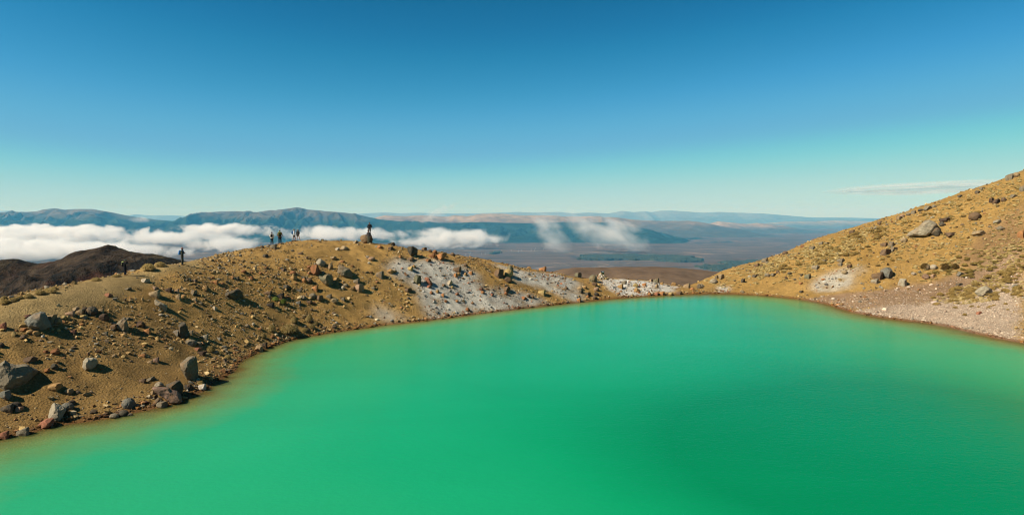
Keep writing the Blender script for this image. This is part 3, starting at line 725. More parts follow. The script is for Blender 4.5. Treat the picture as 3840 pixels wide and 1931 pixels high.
# column, row of the foot, width, height (photograph pixels), colour, shape, label of its own (for the ones that stand out)
ROCKS = [
(60,1470,146,98,'g','a','largest grey boulder at the left edge with pale top and shaded flank'),
(144,1247,86,66,'bg','a','big grey pointed boulder above two round ochre stones on the left slope'),
(711,1436,63,84,'g','n','tall head shaped grey boulder standing near the left shore'),
(657,1494,60,58,'dg','n','dark pitted boulder above the long pinkish slab near the shore'),
(628,1522,99,63,'pb','s','long pinkish brown slab lying at the left waterline'),
(215,1587,60,62,'pg','a','pale grey angular block above the red wedge by the water'),
(170,1613,61,31,'rd','s','red wedge shaped rock at the left waterline'),
(87,1642,44,33,'g','a','rough grey rock at the water near the lower left corner'),
(14,1655,36,34,'rd','a','reddish rock at the lower left corner of the shore'),
(253,1547,46,33,'bg','r','smooth blue grey boulder leaning behind the pale angular block'),
(270,1521,27,18,'d','r',None),
(338,1391,53,42,'pg','a','pale boulder with a sunlit left face alone on the bare lower slope'),
(875,1127,67,37,'dg','s','dark grey block lying alone in the middle of the gravel slope'),
(604,1172,44,44,'pg','s','pale grey tilted slab with a long shadow below the hiker on the left'),
(686,1273,48,57,'dg','u','dark upright rock pair high above the head shaped boulder'),
(667,1266,34,22,'bg','s','blue grey sunlit slab at the foot of the dark upright rock'),
(716,1300,44,25,'g','r','rounded grey rock below the dark upright rock'),
(457,1249,46,50,'g','a','grey triangular rock beside a brown one on the left slope'),
(431,1242,33,24,'b','n','brown lump against the grey triangular rock'),
(345,1190,44,35,'dg','r','dark round boulder at the end of the row of stones by the track'),
(1295,1044,58,46,'g','s','big grey slanting slab on the upper middle slope'),
(1223,1077,53,44,'olive grey','a','dark grey wedge below the boulder pair on the middle slope'),
(1183,1037,38,43,'r','r','rust and grey round boulder under a pale one on the middle slope'),
(1203,1000,36,26,'pg','r','pale grey round boulder resting above the rust coloured one'),
(1239,1016,19,28,'t','u','narrow tan slab standing in the shadow of the boulder pair'),
(1348,1099,34,32,'pt','r','pinkish round stone with a smaller grey one on top'),
(1337,1068,26,21,'g','a','small grey stone above the pinkish round one'),
(1375,918,48,35,'ochre brown','n','ochre boulder on the ridge that two people pose at'),
(1334,915,24,13,'t','s','flat tan stone left of the posing boulder on the ridge'),
(1468,921,30,13,'dg','s','dark flat rock on the ridge right of the posing boulder'),
(1547,968,41,39,'dg','r','big dark grey boulder at the top of the pale grey scree'),
(1655,979,48,25,'or','s','wide orange rock at the upper edge of the grey scree'),
(1565,1073,31,44,'og','u','dark upright rock in the grey scree left of the red slab'),
(1607,1073,31,29,'rd','s','brick red slab in the middle of the grey scree'),
(1610,1084,18,14,'rd','s','small red stone just below the brick red slab'),
(1589,942,24,16,'b','k','squarish brown boulder on the skyline right of the dark grey boulder'),
(1697,961,21,15,'b','r','brown boulder on the skyline farther down the ridge'),
(1714,1025,35,21,'b','a','dark brown broken rock in the right part of the grey scree'),
(1868,1043,43,33,'b','k','brown block pile left of the cream boulder'),
(1907,1042,37,32,'y','r','cream coloured boulder in the cluster between two grey screes'),
(1905,1062,31,22,'b','r','brown boulder under the cream coloured one'),
(1913,1018,27,25,'og','r','olive dark boulder above the cream coloured one'),
(2035,1017,31,19,'or','a','orange wedge on the skyline above the second grey scree'),
(2168,1035,28,22,'og','r','grey rounded boulder on the skyline left of the cairn'),
(2224,1063,33,34,'og','r','big olive grey boulder with pale top left of the cairn'),
(2234,1037,20,17,'og','a','olive stone between the big boulder and the cairn'),
(2229,1073,22,15,'b','r','brown stone under the big olive grey boulder'),
(2032,1107,31,22,'y','a','yellow tan boulder low on the second grey scree'),
(2576,1083,27,23,'t','a','tan boulder in the gap at the foot of the right slope'),
(2461,1063,23,21,'og','a','stacked brown stones on the white patch skyline'),
(2676,1066,30,21,'pg','r','pale grey boulder at the foot of the right slope'),
(2703,1050,27,22,'t','s','tan grey slab leaning at the foot of the right slope'),
(2786,1063,16,21,'dg','u','dark upright rock low on the right slope'),
(3456,900,104,68,'pg','s','huge pale grey slab boulder on the right slope'),
(3510,891,38,34,'dg','r','dark round boulder touching the huge pale slab'),
(3324,1050,44,42,'bg','r','large blue grey boulder beside a tan one low on the right slope'),
(3290,1052,42,31,'b','a','brown and tan boulder left of the large blue grey one'),
(3280,1066,28,21,'pg','a','pale grey stone under the brown and tan boulder'),
(3384,1076,33,30,'pg','k','split grey tan boulder low on the right slope'),
(3690,1115,60,37,'pg','n','mottled grey and pink boulder among tussocks above the beach'),
(3507,1144,28,14,'pw','r','pinkish white smooth stone on the beach edge'),
(3786,680,30,30,'g','a','grey boulder on the skyline near the upper right corner'),
(3810,669,25,20,'t','r','tan boulder behind the grey one on the upper right skyline'),
(3655,834,42,33,'b','r','brown and tan boulder high on the right slope'),
(3670,890,45,22,'t','s','tan slab with a dark shaded side high on the right slope'),
(3317,961,42,26,'b','k','brown block with pale top amid the right slope boulders'),
(3562,896,41,18,'b','s','flat brown boulder right of the huge slab'),
(3543,837,40,18,'db','n','dark brown knobbly boulder above the huge slab'),
(3479,792,28,20,'g','s','grey slab on the right skyline above the huge boulder'),
(3828,897,26,31,'or','a','orange rock at the right edge of the slope'),
(759,1467,30,26,'w','n','whitish rock at the waterline below the head shaped boulder'),
(483,1537,51,40,'bg','r','blue grey boulder with dark underside left of the pinkish slab'),
(209,1471,52,27,'o','n','ochre brown lump right of the largest boulder'),
(22,1504,38,35,'bg','r','smooth blue grey stone below the largest boulder'),
(193,1219,41,37,'t','k','tan block right of the big grey pointed boulder'),
(11,1240,26,31,'rd','a','red rock at the left edge beside the track'),
(971,1319,30,23,'t','k','tan block at the waterline where the left shore bends'),
(3811,1084,29,17,'bg','r','blue grey stone near the right edge above the beach'),
(3671,1181,21,11,'rd','s','flat red stone lying on the pale beach'),
# ---- the rest: described by what lies nearest to them
(217,1219,31,25,'t','s',0),(106,1196,29,13,'m','n',0),(112,1256,26,16,'o','r',0),(135,1262,27,18,'o','r',0),(91,1248,27,13,'or','s',0),(88,1278,25,18,'b','r',0),
(301,1184,26,22,'t','a',0),(319,1175,23,19,'d','r',0),(263,1189,36,18,'pt','a',0),(285,1168,27,13,'t','s',0),(313,1198,32,13,'y','s',0),(241,1203,17,19,'y','r',0),(256,1203,17,16,'y','r',0),
(379,1178,22,20,'t','a',0),(390,1207,36,29,'db','n',0),(394,1262,24,17,'g','a',0),(274,1256,26,16,'m','a',0),(208,1333,33,20,'r','r',0),(172,1328,17,11,'r','r',0),
(480,1203,19,11,'g','s',0),(481,1090,26,11,'g','s',0),(408,1116,29,16,'rd','s',0),(226,1308,16,10,'y','r',0),(429,1342,18,12,'t','r',0),(161,1269,12,10,'w','r',0),(5,1312,22,23,'d','r',0),
(580,1122,42,29,'t','a',0),(582,1090,23,13,'pt','s',0),(545,1062,33,15,'p','s',0),(632,1099,26,19,'db','a',0),(664,1101,16,18,'pt','a',0),(669,1127,20,27,'t','a',0),(690,1125,20,19,'o','r',0),
(727,1111,25,20,'g','s',0),(731,1061,20,14,'b','k',0),(808,1069,23,16,'or','a',0),(770,1093,22,19,'o','a',0),(887,1053,23,15,'dg','a',0),(914,1026,21,13,'r','r',0),(942,1052,18,15,'r','a',0),
(978,1032,15,10,'r','r',0),(529,1232,33,29,'db','r',0),(552,1258,29,28,'or','a',0),(747,1300,23,16,'g','r',0),(716,1257,20,17,'g','a',0),(769,1278,26,20,'pg','a',0),(824,1278,20,11,'bg','s',0),
(928,1231,21,14,'g','r',0),(730,1132,19,15,'t','a',0),(752,1144,16,10,'g','a',0),(603,1187,17,10,'p','r',0),(806,1165,17,16,'p','s',0),
(1026,937,25,22,'g','a',0),(982,932,17,13,'b','r',0),(996,968,22,15,'dg','r',0),(1127,957,18,11,'b','a',0),(1149,972,15,9,'b','a',0),(1097,945,13,8,'g','r',0),(1292,940,32,18,'t','r',0),
(1265,941,18,13,'p','k',0),(1251,978,24,15,'t','s',0),(1284,987,20,10,'or','r',0),(1393,981,28,17,'pt','r',0),(1378,970,14,10,'p','r',0),(1425,933,23,13,'or','r',0),(1099,1033,26,16,'r','r',0),
(1102,1053,25,18,'o','r',0),(1141,1064,17,17,'or','r',0),(1160,1066,22,22,'b','r',0),(1182,1094,23,23,'or','a',0),(1076,1088,31,18,'dg','r',0),(1174,1123,30,20,'g','r',0),(1198,1133,29,22,'b','r',0),
(1234,1122,22,17,'g','a',0),(1287,1130,17,15,'g','a',0),(1254,1139,29,18,'t','r',0),(1141,1126,17,15,'g','r',0),(1119,1144,20,15,'bg','a',0),(1159,1141,22,12,'b','a',0),(1176,1143,13,10,'r','r',0),
(1053,1124,26,23,'d','a',0),(1013,1154,34,17,'d','a',0),(1005,1110,34,15,'b','a',0),(1424,1046,31,27,'g','a',0),(1262,1055,23,14,'o','s',0),(1297,1078,19,14,'g','r',0),(1286,1089,14,16,'p','r',0),
(1320,1091,21,12,'o','r',0),(1064,1019,23,11,'b','s',0),(1160,1010,17,13,'r','r',0),(1160,1032,14,12,'r','r',0),(1400,1088,17,12,'g','a',0),
(1631,954,18,16,'r','r',0),(1613,948,15,11,'b','r',0),(1620,969,26,16,'r','a',0),(1466,939,22,13,'b','n',0),(1502,970,15,11,'or','r',0),(1543,982,25,16,'b','n',0),(1606,984,24,11,'r','s',0),
(1539,1019,23,19,'y','n',0),(1553,1006,17,13,'o','r',0),(1465,1029,27,18,'o','r',0),(1481,1026,15,11,'o','r',0),(1709,1041,17,16,'or','s',0),(1719,1037,17,14,'o','r',0),(1765,1032,17,14,'or','a',0),
(1746,1036,14,14,'o','r',0),(1746,1002,15,13,'b','r',0),(1531,1101,29,17,'b','r',0),(1687,1074,21,22,'p','s',0),(1696,1083,11,10,'y','r',0),(1665,1078,18,10,'b','s',0),(1618,1105,14,14,'r','r',0),
(1641,1101,14,14,'o','n',0),(1661,1115,13,15,'or','a',0),(1714,1110,17,11,'rd','s',0),(1714,1135,13,11,'or','r',0),(1672,1136,13,10,'r','r',0),(1754,1169,18,15,'r','r',0),(1677,1187,17,13,'b','r',0),
(1804,1093,18,13,'m','a',0),(1810,1103,15,11,'or','r',0),(1846,1114,17,11,'rd','s',0),(1984,1005,17,11,'o','r',0),(1901,1099,27,24,'b','s',0),(1897,1108,15,13,'r','r',0),(1966,1127,24,13,'r','s',0),
(1981,1118,15,14,'b','r',0),(1998,1121,13,12,'b','r',0),(2171,1133,16,17,'or','a',0),(2124,1087,15,13,'b','r',0),(2237,1111,21,13,'d','r',0),(2205,1113,23,15,'dg','r',0),(2229,1124,19,14,'b','r',0),
(2204,1119,11,11,'or','r',0),(2327,1085,22,19,'o','a',0),(2340,1068,21,16,'g','a',0),(2176,1090,24,15,'t','r',0),(2180,1103,16,15,'dg','r',0),(2193,1084,18,12,'o','r',0),(2236,1094,21,16,'pt','r',0),
(2384,1078,21,15,'y','r',0),(2388,1098,24,19,'o','r',0),(2416,1074,18,14,'or','a',0),(2442,1059,14,12,'pt','r',0),(2482,1070,13,14,'o','a',0),(2462,1082,15,19,'t','u',0),(2527,1070,21,13,'o','r',0),
(2462,1109,16,15,'rd','a',0),(2436,1110,14,13,'or','r',0),(2481,1109,24,16,'or','a',0),(2515,1109,17,13,'y','r',0),(2546,1106,22,15,'b','a',0),(2621,1084,19,21,'g','r',0),(2632,1079,20,15,'g','r',0),
(2596,1089,17,11,'or','r',0),(2688,1050,15,17,'g','r',0),
(2867,987,24,22,'g','a',0),(2877,990,13,10,'g','r',0),(2837,1003,20,16,'b','a',0),(2857,1002,14,10,'b','r',0),(2878,1040,24,15,'g','r',0),(2900,1039,21,13,'g','r',0),(2833,1042,26,11,'dg','s',0),
(2944,956,21,16,'b','r',0),(3009,930,15,11,'r','r',0),(3044,938,22,15,'g','a',0),(3078,922,18,15,'g','a',0),(3101,920,15,11,'g','r',0),(3028,1048,23,22,'og','a',0),(3056,1014,26,18,'pg','a',0),
(3086,990,22,15,'g','a',0),(3151,987,26,16,'g','a',0),(3150,1000,18,15,'g','a',0),(3185,1009,17,18,'db','a',0),(3167,1031,23,16,'t','r',0),(2960,1032,15,10,'dg','r',0),(3005,1037,15,9,'dg','s',0),
(2948,1050,12,13,'db','r',0),(2917,1029,16,9,'b','r',0),(3005,1100,16,9,'dg','r',0),(3088,1054,17,8,'or','r',0),(3002,1068,18,9,'or','s',0),(2782,1099,17,11,'t','r',0),(3533,851,25,17,'dg','r',0),
(3391,914,25,22,'t','r',0),(3341,928,24,20,'g','k',0),(3314,928,26,17,'b','a',0),(3351,946,26,18,'g','s',0),(3425,805,20,16,'g','k',0),(3503,780,18,13,'g','r',0),(3384,818,19,14,'pt','r',0),
(3372,828,22,16,'t','r',0),(3406,812,17,12,'g','r',0),(3453,794,21,10,'dg','r',0),(3194,880,21,19,'b','a',0),(3269,866,14,14,'g','r',0),(3284,862,14,10,'g','r',0),(3297,844,15,13,'b','a',0),
(3476,1016,25,22,'g','r',0),(3501,1015,25,21,'p','r',0),(3471,1049,27,20,'pb','r',0),(3497,1045,23,14,'pt','k',0),(3601,1038,24,14,'bg','s',0),(3596,1076,25,10,'dg','s',0),(3426,1035,17,12,'p','r',0),
(3718,765,18,21,'db','n',0),(3735,769,27,21,'db','n',0),(3764,759,20,17,'b','r',0),(3599,743,17,11,'dg','k',0),(3683,715,21,12,'g','r',0),(3668,728,23,13,'dg','s',0),(3833,723,19,27,'g','a',0),
(3802,744,27,11,'g','s',0),(3753,868,29,15,'g','r',0),(3740,846,29,17,'pg','s',0),
(28,1554,44,30,'dg','a',0),(60,1542,39,26,'d','r',0),(73,1547,29,17,'pt','s',0),(115,1365,49,21,'b','s',0),(178,1402,22,18,'or','s',0),(205,1392,27,25,'dg','r',0),(260,1483,30,20,'t','r',0),
(429,1572,35,19,'g','r',0),(464,1566,36,26,'dg','r',0),(487,1565,22,13,'g','r',0),(586,1363,23,22,'pb','a',0),(536,1343,23,13,'or','a',0),(563,1366,20,14,'t','a',0),(535,1438,26,18,'b','a',0),
(567,1431,33,16,'g','s',0),(993,1308,21,22,'d','a',0),(760,1336,37,16,'db','s',0),(743,1318,26,12,'rd','s',0),(845,1319,18,16,'g','a',0),(803,1352,19,12,'t','a',0),(546,1518,29,11,'m','s',0),
(881,1315,18,12,'r','r',0),(574,1483,15,19,'t','r',0),(597,1461,34,27,'pg','r',0),(608,1534,42,25,'g','r',0),(708,1465,33,23,'d','n',0),
]
POOL = {}
for kd, n in (('angular', 7), ('round', 6), ('slab', 5), ('upright', 2), ('block', 3), ('knobbly', 3)):
    POOL[kd] = [rock_mesh('rock', 1000 + 37 * i + len(kd) * 501, kd, 3) for i in range(n)]
LAND = [(e[0], e[1] - e[3] / 2, e[6]) for e in ROCKS if e[6] and e[2] > 24]
SHORTN = {
 'largest grey boulder at the left edge with pale top and shaded flank': 'the largest boulder at the left edge',
 'big grey pointed boulder above two round ochre stones on the left slope': 'the big pointed boulder by the track',
 'tall head shaped grey boulder standing near the left shore': 'the head shaped boulder',
 'dark pitted boulder above the long pinkish slab near the shore': 'the dark pitted boulder',
 'long pinkish brown slab lying at the left waterline': 'the long pinkish slab',
 'pale grey angular block above the red wedge by the water': 'the pale angular block',
 'red wedge shaped rock at the left waterline': 'the red wedge',
 'pale boulder with a sunlit left face alone on the bare lower slope': 'the lone sunlit boulder',
 'dark grey block lying alone in the middle of the gravel slope': 'the lone dark block',
 'pale grey tilted slab with a long shadow below the hiker on the left': 'the tilted pale slab',
 'dark upright rock pair high above the head shaped boulder': 'the dark upright rock pair',
 'grey triangular rock beside a brown one on the left slope': 'the grey triangular rock',
 'dark round boulder at the end of the row of stones by the track': 'the dark round boulder by the track',
 'big grey slanting slab on the upper middle slope': 'the big slanting slab',
 'dark grey wedge below the boulder pair on the middle slope': 'the dark wedge',
 'rust and grey round boulder under a pale one on the middle slope': 'the rust and grey boulder',
 'pinkish round stone with a smaller grey one on top': 'the pinkish round stone',
 'ochre boulder on the ridge that two people pose at': 'the boulder with two people',
 'big dark grey boulder at the top of the pale grey scree': 'the big dark boulder above the scree',
 'wide orange rock at the upper edge of the grey scree': 'the wide orange rock',
 'dark upright rock in the grey scree left of the red slab': 'the dark upright rock in the scree',
 'brick red slab in the middle of the grey scree': 'the brick red slab',
 'dark brown broken rock in the right part of the grey scree': 'the broken brown rock in the scree',
 'cream coloured boulder in the cluster between two grey screes': 'the cream coloured boulder',
 'orange wedge on the skyline above the second grey scree': 'the orange skyline wedge',
 'big olive grey boulder with pale top left of the cairn': 'the olive grey boulder by the cairn',
 'yellow tan boulder low on the second grey scree': 'the yellow tan boulder',
 'tan boulder in the gap at the foot of the right slope': 'the tan boulder in the gap',
 'huge pale grey slab boulder on the right slope': 'the huge pale slab',
 'large blue grey boulder beside a tan one low on the right slope': 'the large blue grey boulder',
 'split grey tan boulder low on the right slope': 'the split boulder',
 'mottled grey and pink boulder among tussocks above the beach': 'the mottled boulder above the beach',
 'brown and tan boulder high on the right slope': 'the high brown and tan boulder',
 'brown block with pale top amid the right slope boulders': 'the pale topped brown block',
 'grey slab on the right skyline above the huge boulder': 'the grey skyline slab',
 'grey boulder on the skyline near the upper right corner': 'the upper right skyline boulder',
 'pale grey boulder at the foot of the right slope': 'the pale boulder at the slope foot',
 'blue grey boulder with dark underside left of the pinkish slab': 'the dark bottomed blue grey boulder'}
MARKS = [(e[0], e[1] - e[3] / 2, SHORTN[e[6]]) for e in ROCKS if e[6] in SHORTN]
MARKS += [(684, 960, 'the lone hiker with the blue pack'), (1027, 890, 'the pair with the dark packs'), (1105, 885, 'the bare legged walkers'), (2278, 1020, 'the cairn'),
          (2857, 1050, 'the row of stones low on the right slope'), (3060, 1050, 'the white patch on the right slope')]
used_labels = set(e[6] for e in ROCKS if e[6])
def where(x, y, mx, my):
    dx, dy = x - mx, y - my
    if abs(dx) > 1.6 * abs(dy): return 'right of' if dx > 0 else 'left of'
    if abs(dy) > 1.6 * abs(dx): return 'below' if dy > 0 else 'above'
    return ('below and right of' if dx > 0 else 'below and left of') if dy > 0 else ('above and right of' if dx > 0 else 'above and left of')
def auto_label(x, y, w, h, cname, sname):
    size = 'large' if w * h > 900 else 'medium' if w * h > 420 else 'small' if w * h > 180 else 'little'
    sw = {'angular': 'angular', 'round': 'rounded', 'slab': 'flat', 'upright': 'upright', 'block': 'squarish', 'knobbly': 'rough'}[sname]
    ms = sorted(MARKS, key=lambda m: math.hypot(m[0] - x, (m[1] - y) * 1.3))
    yy = y - h / 2
    for m in ms[:1]:
        for far in ('', 'farther '):
            s = f'{size} {cname} {sw} stone {far}{where(x, yy, m[0], m[1])} {m[2]}'
            if s not in used_labels and len(s.split()) <= 16: return s
    for m in ms[1:6]:
        s = f'{size} {cname} {sw} stone {where(x, yy, m[0], m[1])} {m[2]}'
        if s not in used_labels and len(s.split()) <= 16: return s
    return f'{size} {cname} {sw} stone midway between {ms[0][2]} and {ms[1][2]}'[:120]

# outlines of the boulders whose shape is plain to see (x to the right, z up, unit box)
OUTL = {
 (60,1470): [(-.05,.3),(0,.75),(.1,.93),(.27,1),(.34,.88),(.5,.82),(.75,.8),(.85,.68),(.97,.58),(1,.48),(.85,.35),(.6,.13),(.3,0),(.08,.08)],
 (144,1247): [(0,.38),(.22,.75),(.45,.97),(.66,1),(.78,.93),(.9,.6),(1,.2),(.9,.05),(.65,0),(.35,.1),(.1,.25)],
 (711,1436): [(0,.75),(.1,.86),(.35,.93),(.6,1),(.85,.99),(.93,.93),(.95,.7),(.96,.55),(1,.3),(.97,.08),(.8,0),(.6,.02),(.4,.1),(.25,.3),(.05,.5)],
 (3456,900): [(0,.12),(.08,.35),(.35,.62),(.55,.93),(.72,1),(.86,.92),(1,.72),(.93,.5),(.75,.12),(.5,0),(.25,.03)],
 (1375,918): [(0,.65),(.1,.8),(.35,.9),(.55,.92),(.72,.98),(.82,1),(.92,.8),(1,.45),(.95,.2),(.85,0),(.5,.03),(.2,.07),(.12,.35)],
 (1607,1073): [(0,.95),(.3,1),(.6,.85),(.85,.5),(1,.15),(.85,0),(.6,.05),(.4,.35),(.15,.7)],
 (604,1172): [(0,.85),(.1,1),(.35,.8),(.75,.65),(1,.5),(.98,.3),(.85,0),(.6,.2),(.3,.45),(.02,.6)],
 (628,1522): [(0,.9),(.15,1),(.42,.92),(.5,.7),(.7,.55),(.85,.3),(1,.1),(.9,.02),(.55,0),(.4,.25),(.15,.6)],
 (215,1587): [(0,.05),(.08,.6),(.3,1),(.5,.92),(.82,.8),(1,.55),(.9,.35),(.6,0),(.3,0)],
 (1295,1044): [(0,.4),(.05,.8),(.15,1),(.4,.85),(.75,.65),(1,.2),(.85,0),(.5,.05),(.2,.15)],
 (1223,1077): [(0,.8),(.3,.75),(.55,.9),(.8,1),(.95,.75),(1,.35),(.85,.1),(.7,0),(.4,.2),(.15,.5)],
 (1547,968): [(0,.95),(.15,1),(.8,1),(1,.75),(.95,.35),(.75,0),(.35,.12),(.15,.5)],
 (3690,1115): [(0,.4),(.2,.75),(.55,1),(.8,.85),(1,.4),(.9,.05),(.5,0),(.15,.1)],
 (170,1613): [(0,.1),(.3,.6),(.7,1),(.85,.95),(1,.55),(1,.3),(.6,.05),(.25,0)],
 (338,1391): [(0,.2),(.12,.75),(.28,1),(.45,.93),(.65,.95),(.9,.8),(1,.45),(.9,.1),(.5,0),(.1,.02)],
 (875,1127): [(0,.75),(.2,.78),(.5,.85),(.7,1),(.85,.95),(1,.5),(.95,.1),(.7,0),(.35,.05),(.2,.35)],
 (657,1494): [(0,.75),(.35,1),(.7,.98),(.95,.9),(1,.5),(.9,.1),(.7,0),(.45,.1),(.35,.4),(.1,.55)],
 (3324,1050): [(0,.6),(.35,.9),(.65,1),(.9,.85),(1,.5),(.95,.25),(.75,0),(.45,.1),(.3,.4)],
 (686,1273): [(0,.25),(.25,.5),(.2,.8),(.4,1),(.65,.98),(.8,.7),(.95,.4),(1,.15),(.85,0),(.5,.05)],
 (457,1249): [(0,.45),(.35,.75),(.72,1),(.85,.9),(1,.3),(.9,.05),(.5,0),(.15,.2)],
}
RIDGE = {(60,1470): (0.30, 1.15), (338,1391): (0.26, 1.15), (711,1436): (0.42, 1.15), (144,1247): (0.62, 1.2), (1375,918): (0.45, 1.1), (3456,900): (0.95, 1.0), (1295,1044): (0.85, 1.0), (604,1172): (0.92, 1.0),
         (215,1587): (0.55, 1.2), (170,1613): (0.62, 1.0), (628,1522): (0.74, 1.0), (1607,1073): (0.92, 1.0), (3690,1115): (0.62, 1.0), (1223,1077): (0.55, 1.1), (875,1127): (0.20, 1.1), (657,1494): (0.35, 1.1), (3324,1050): (0.72, 1.1)}
def outline_rock(name, seed, O, ridge=None):
    r = random.Random(seed); O = np.array(O, float)
    c = O.mean(0); D = O - c
    th = np.arctan2(D[:, 1], D[:, 0]); rad = np.hypot(D[:, 0], D[:, 1])
    k = np.argsort(th); th, rad = th[k], rad[k]
    th = np.r_[th[-1] - 6.28318, th, th[0] + 6.28318]; rad = np.r_[rad[-1], rad, rad[0]]
    px_, pz_ = rad * np.cos(th), rad * np.sin(th)
    bm = bmesh.new(); bmesh.ops.create_icosphere(bm, subdivisions=5, radius=1.0)
    P = np.array([v.co[:] for v in bm.verts])
    a = np.arctan2(P[:, 2], P[:, 0]); q = np.hypot(P[:, 0], P[:, 2])
    # straight edges between outline corners
    i = np.clip(np.searchsorted(th, a) - 1, 0, len(th) - 2)
    x0, z0, x1, z1 = px_[i], pz_[i], px_[i + 1], pz_[i + 1]
    ca, sa = np.cos(a), np.sin(a)
    den = ca * (z1 - z0) - sa * (x1 - x0)
    rho = (x0 * (z1 - z0) - z0 * (x1 - x0)) / np.where(np.abs(den) < 1e-9, 1e-9, den)
    s = q ** 0.62
    Q = np.stack([rho * s * ca, np.sign(P[:, 1]) * np.abs(P[:, 1]) ** 0.8 * 0.42, rho * s * sa], -1)
    xr = ridge or r.uniform(0.35, 0.6); xn = (Q[:, 0] - Q[:, 0].min()) / (Q[:, 0].max() - Q[:, 0].min())
    wedge = np.where(xn > xr, 1 - 0.90 * (xn - xr) / (1 - xr), 1 - 0.45 * (xr - xn) / xr)      # an arris between the left and right front faces
    Q[:, 1] = np.where(Q[:, 1] < 0, Q[:, 1] * wedge * 1.15, Q[:, 1])
    for kk in range(7):                                   # broken faces
        n = np.array([r.gauss(0, 0.8), -abs(r.gauss(0.5, 0.7)) if kk < 4 else abs(r.gauss(0.5, 0.7)), r.gauss(0.25, 0.8)]); n /= np.linalg.norm(n)
        ext = (Q @ n).max(); e = Q @ n - ext * r.uniform(0.70, 0.90)
        Q -= np.outer(np.maximum(e, 0), n) * 0.95
    sh = Vector((r.uniform(0, 50), r.uniform(0, 50), 3))
    for j in range(len(Q)):
        v = Vector(Q[j]); d = mnoise.fractal(v * 5.0 + sh, 0.8, 2.1, 5)
        Q[j] += np.array(v.normalized()) * d * 0.030
    Q -= (Q.max(0) + Q.min(0)) / 2; sp = Q.max(0) - Q.min(0); Q /= sp
    for v, p in zip(bm.verts, Q): v.co = p
    me = bpy.data.meshes.new(name); bm.to_mesh(me); bm.free(); me.materials.append(ROCK)
    return me

ROCK_OBJ = {}
def put_rock(x, y, w, h, cname, sname, label, i):
    cname = CODE.get(cname, cname); sname = SHAPE[sname]
    p = hit(x, y - 0.12 * h)
    dist = p[1] * CPI - (p[2] - EYE) * SPI
    k = dist / F
    big = w * h > 1500
    me = rock_mesh('rock', 5000 + i * 13, sname, 4) if big else POOL[sname][(i * 7 + 3) % len(POOL[sname])]
    nm = 'boulder' if w > 24 else 'rock'
    ol = OUTL.get((x, y))
    if ol: me = outline_rock('rock', 7000 + i, ol, RIDGE.get((x, y), (None,))[0])
    o = bpy.data.objects.new(nm, me); COL.objects.link(o)
    W = w * k; Hh = h * k * 1.16
    D = (W * 0.8 + Hh * 0.35) if sname != 'upright' else W
    o.scale = (W * 0.97, D, Hh)
    # the visible foot rests on the slope; the rest is bedded in
    back = D * 0.28
    q = np.array([p[0] * (1 + back / p[1]), p[1] + back])
    if ol: o.scale = (w * k, D * RIDGE.get((x, y), (0, 1.0))[1], h * k * 1.12)
    o.location = (q[0], q[1], p[2] + h * k * 0.42) if ol else (q[0], q[1], max(float(hz(*q)), p[2]) + Hh * 0.17 - 0.12 * (float(hz(*q)) - p[2]))
    tl = 0.0 if ol else {'slab': 0.22, 'angular': 0.08}.get(sname, 0.03)
    rr = random.Random(i)
    o.rotation_euler = (rr.uniform(-tl, tl) * 0.5, rr.uniform(-tl, tl), -math.atan2(p[0], p[1]))
    c = HUE[cname]; v = rr.uniform(0.9, 1.1)
    o.color = (c[0] * v * 0.72, c[1] * v * 0.70, c[2] * v * 0.70, 1)
    if not label: label = auto_label(x, y, w, h, cname, sname)
    used_labels.add(label)
    tag(o, label, 'boulder' if nm == 'boulder' else 'rock', 'boulders and stones on the crater slopes')
    ROCK_OBJ[(x, y)] = o
    return o
for i, e in enumerate(ROCKS): put_rock(*e, i)

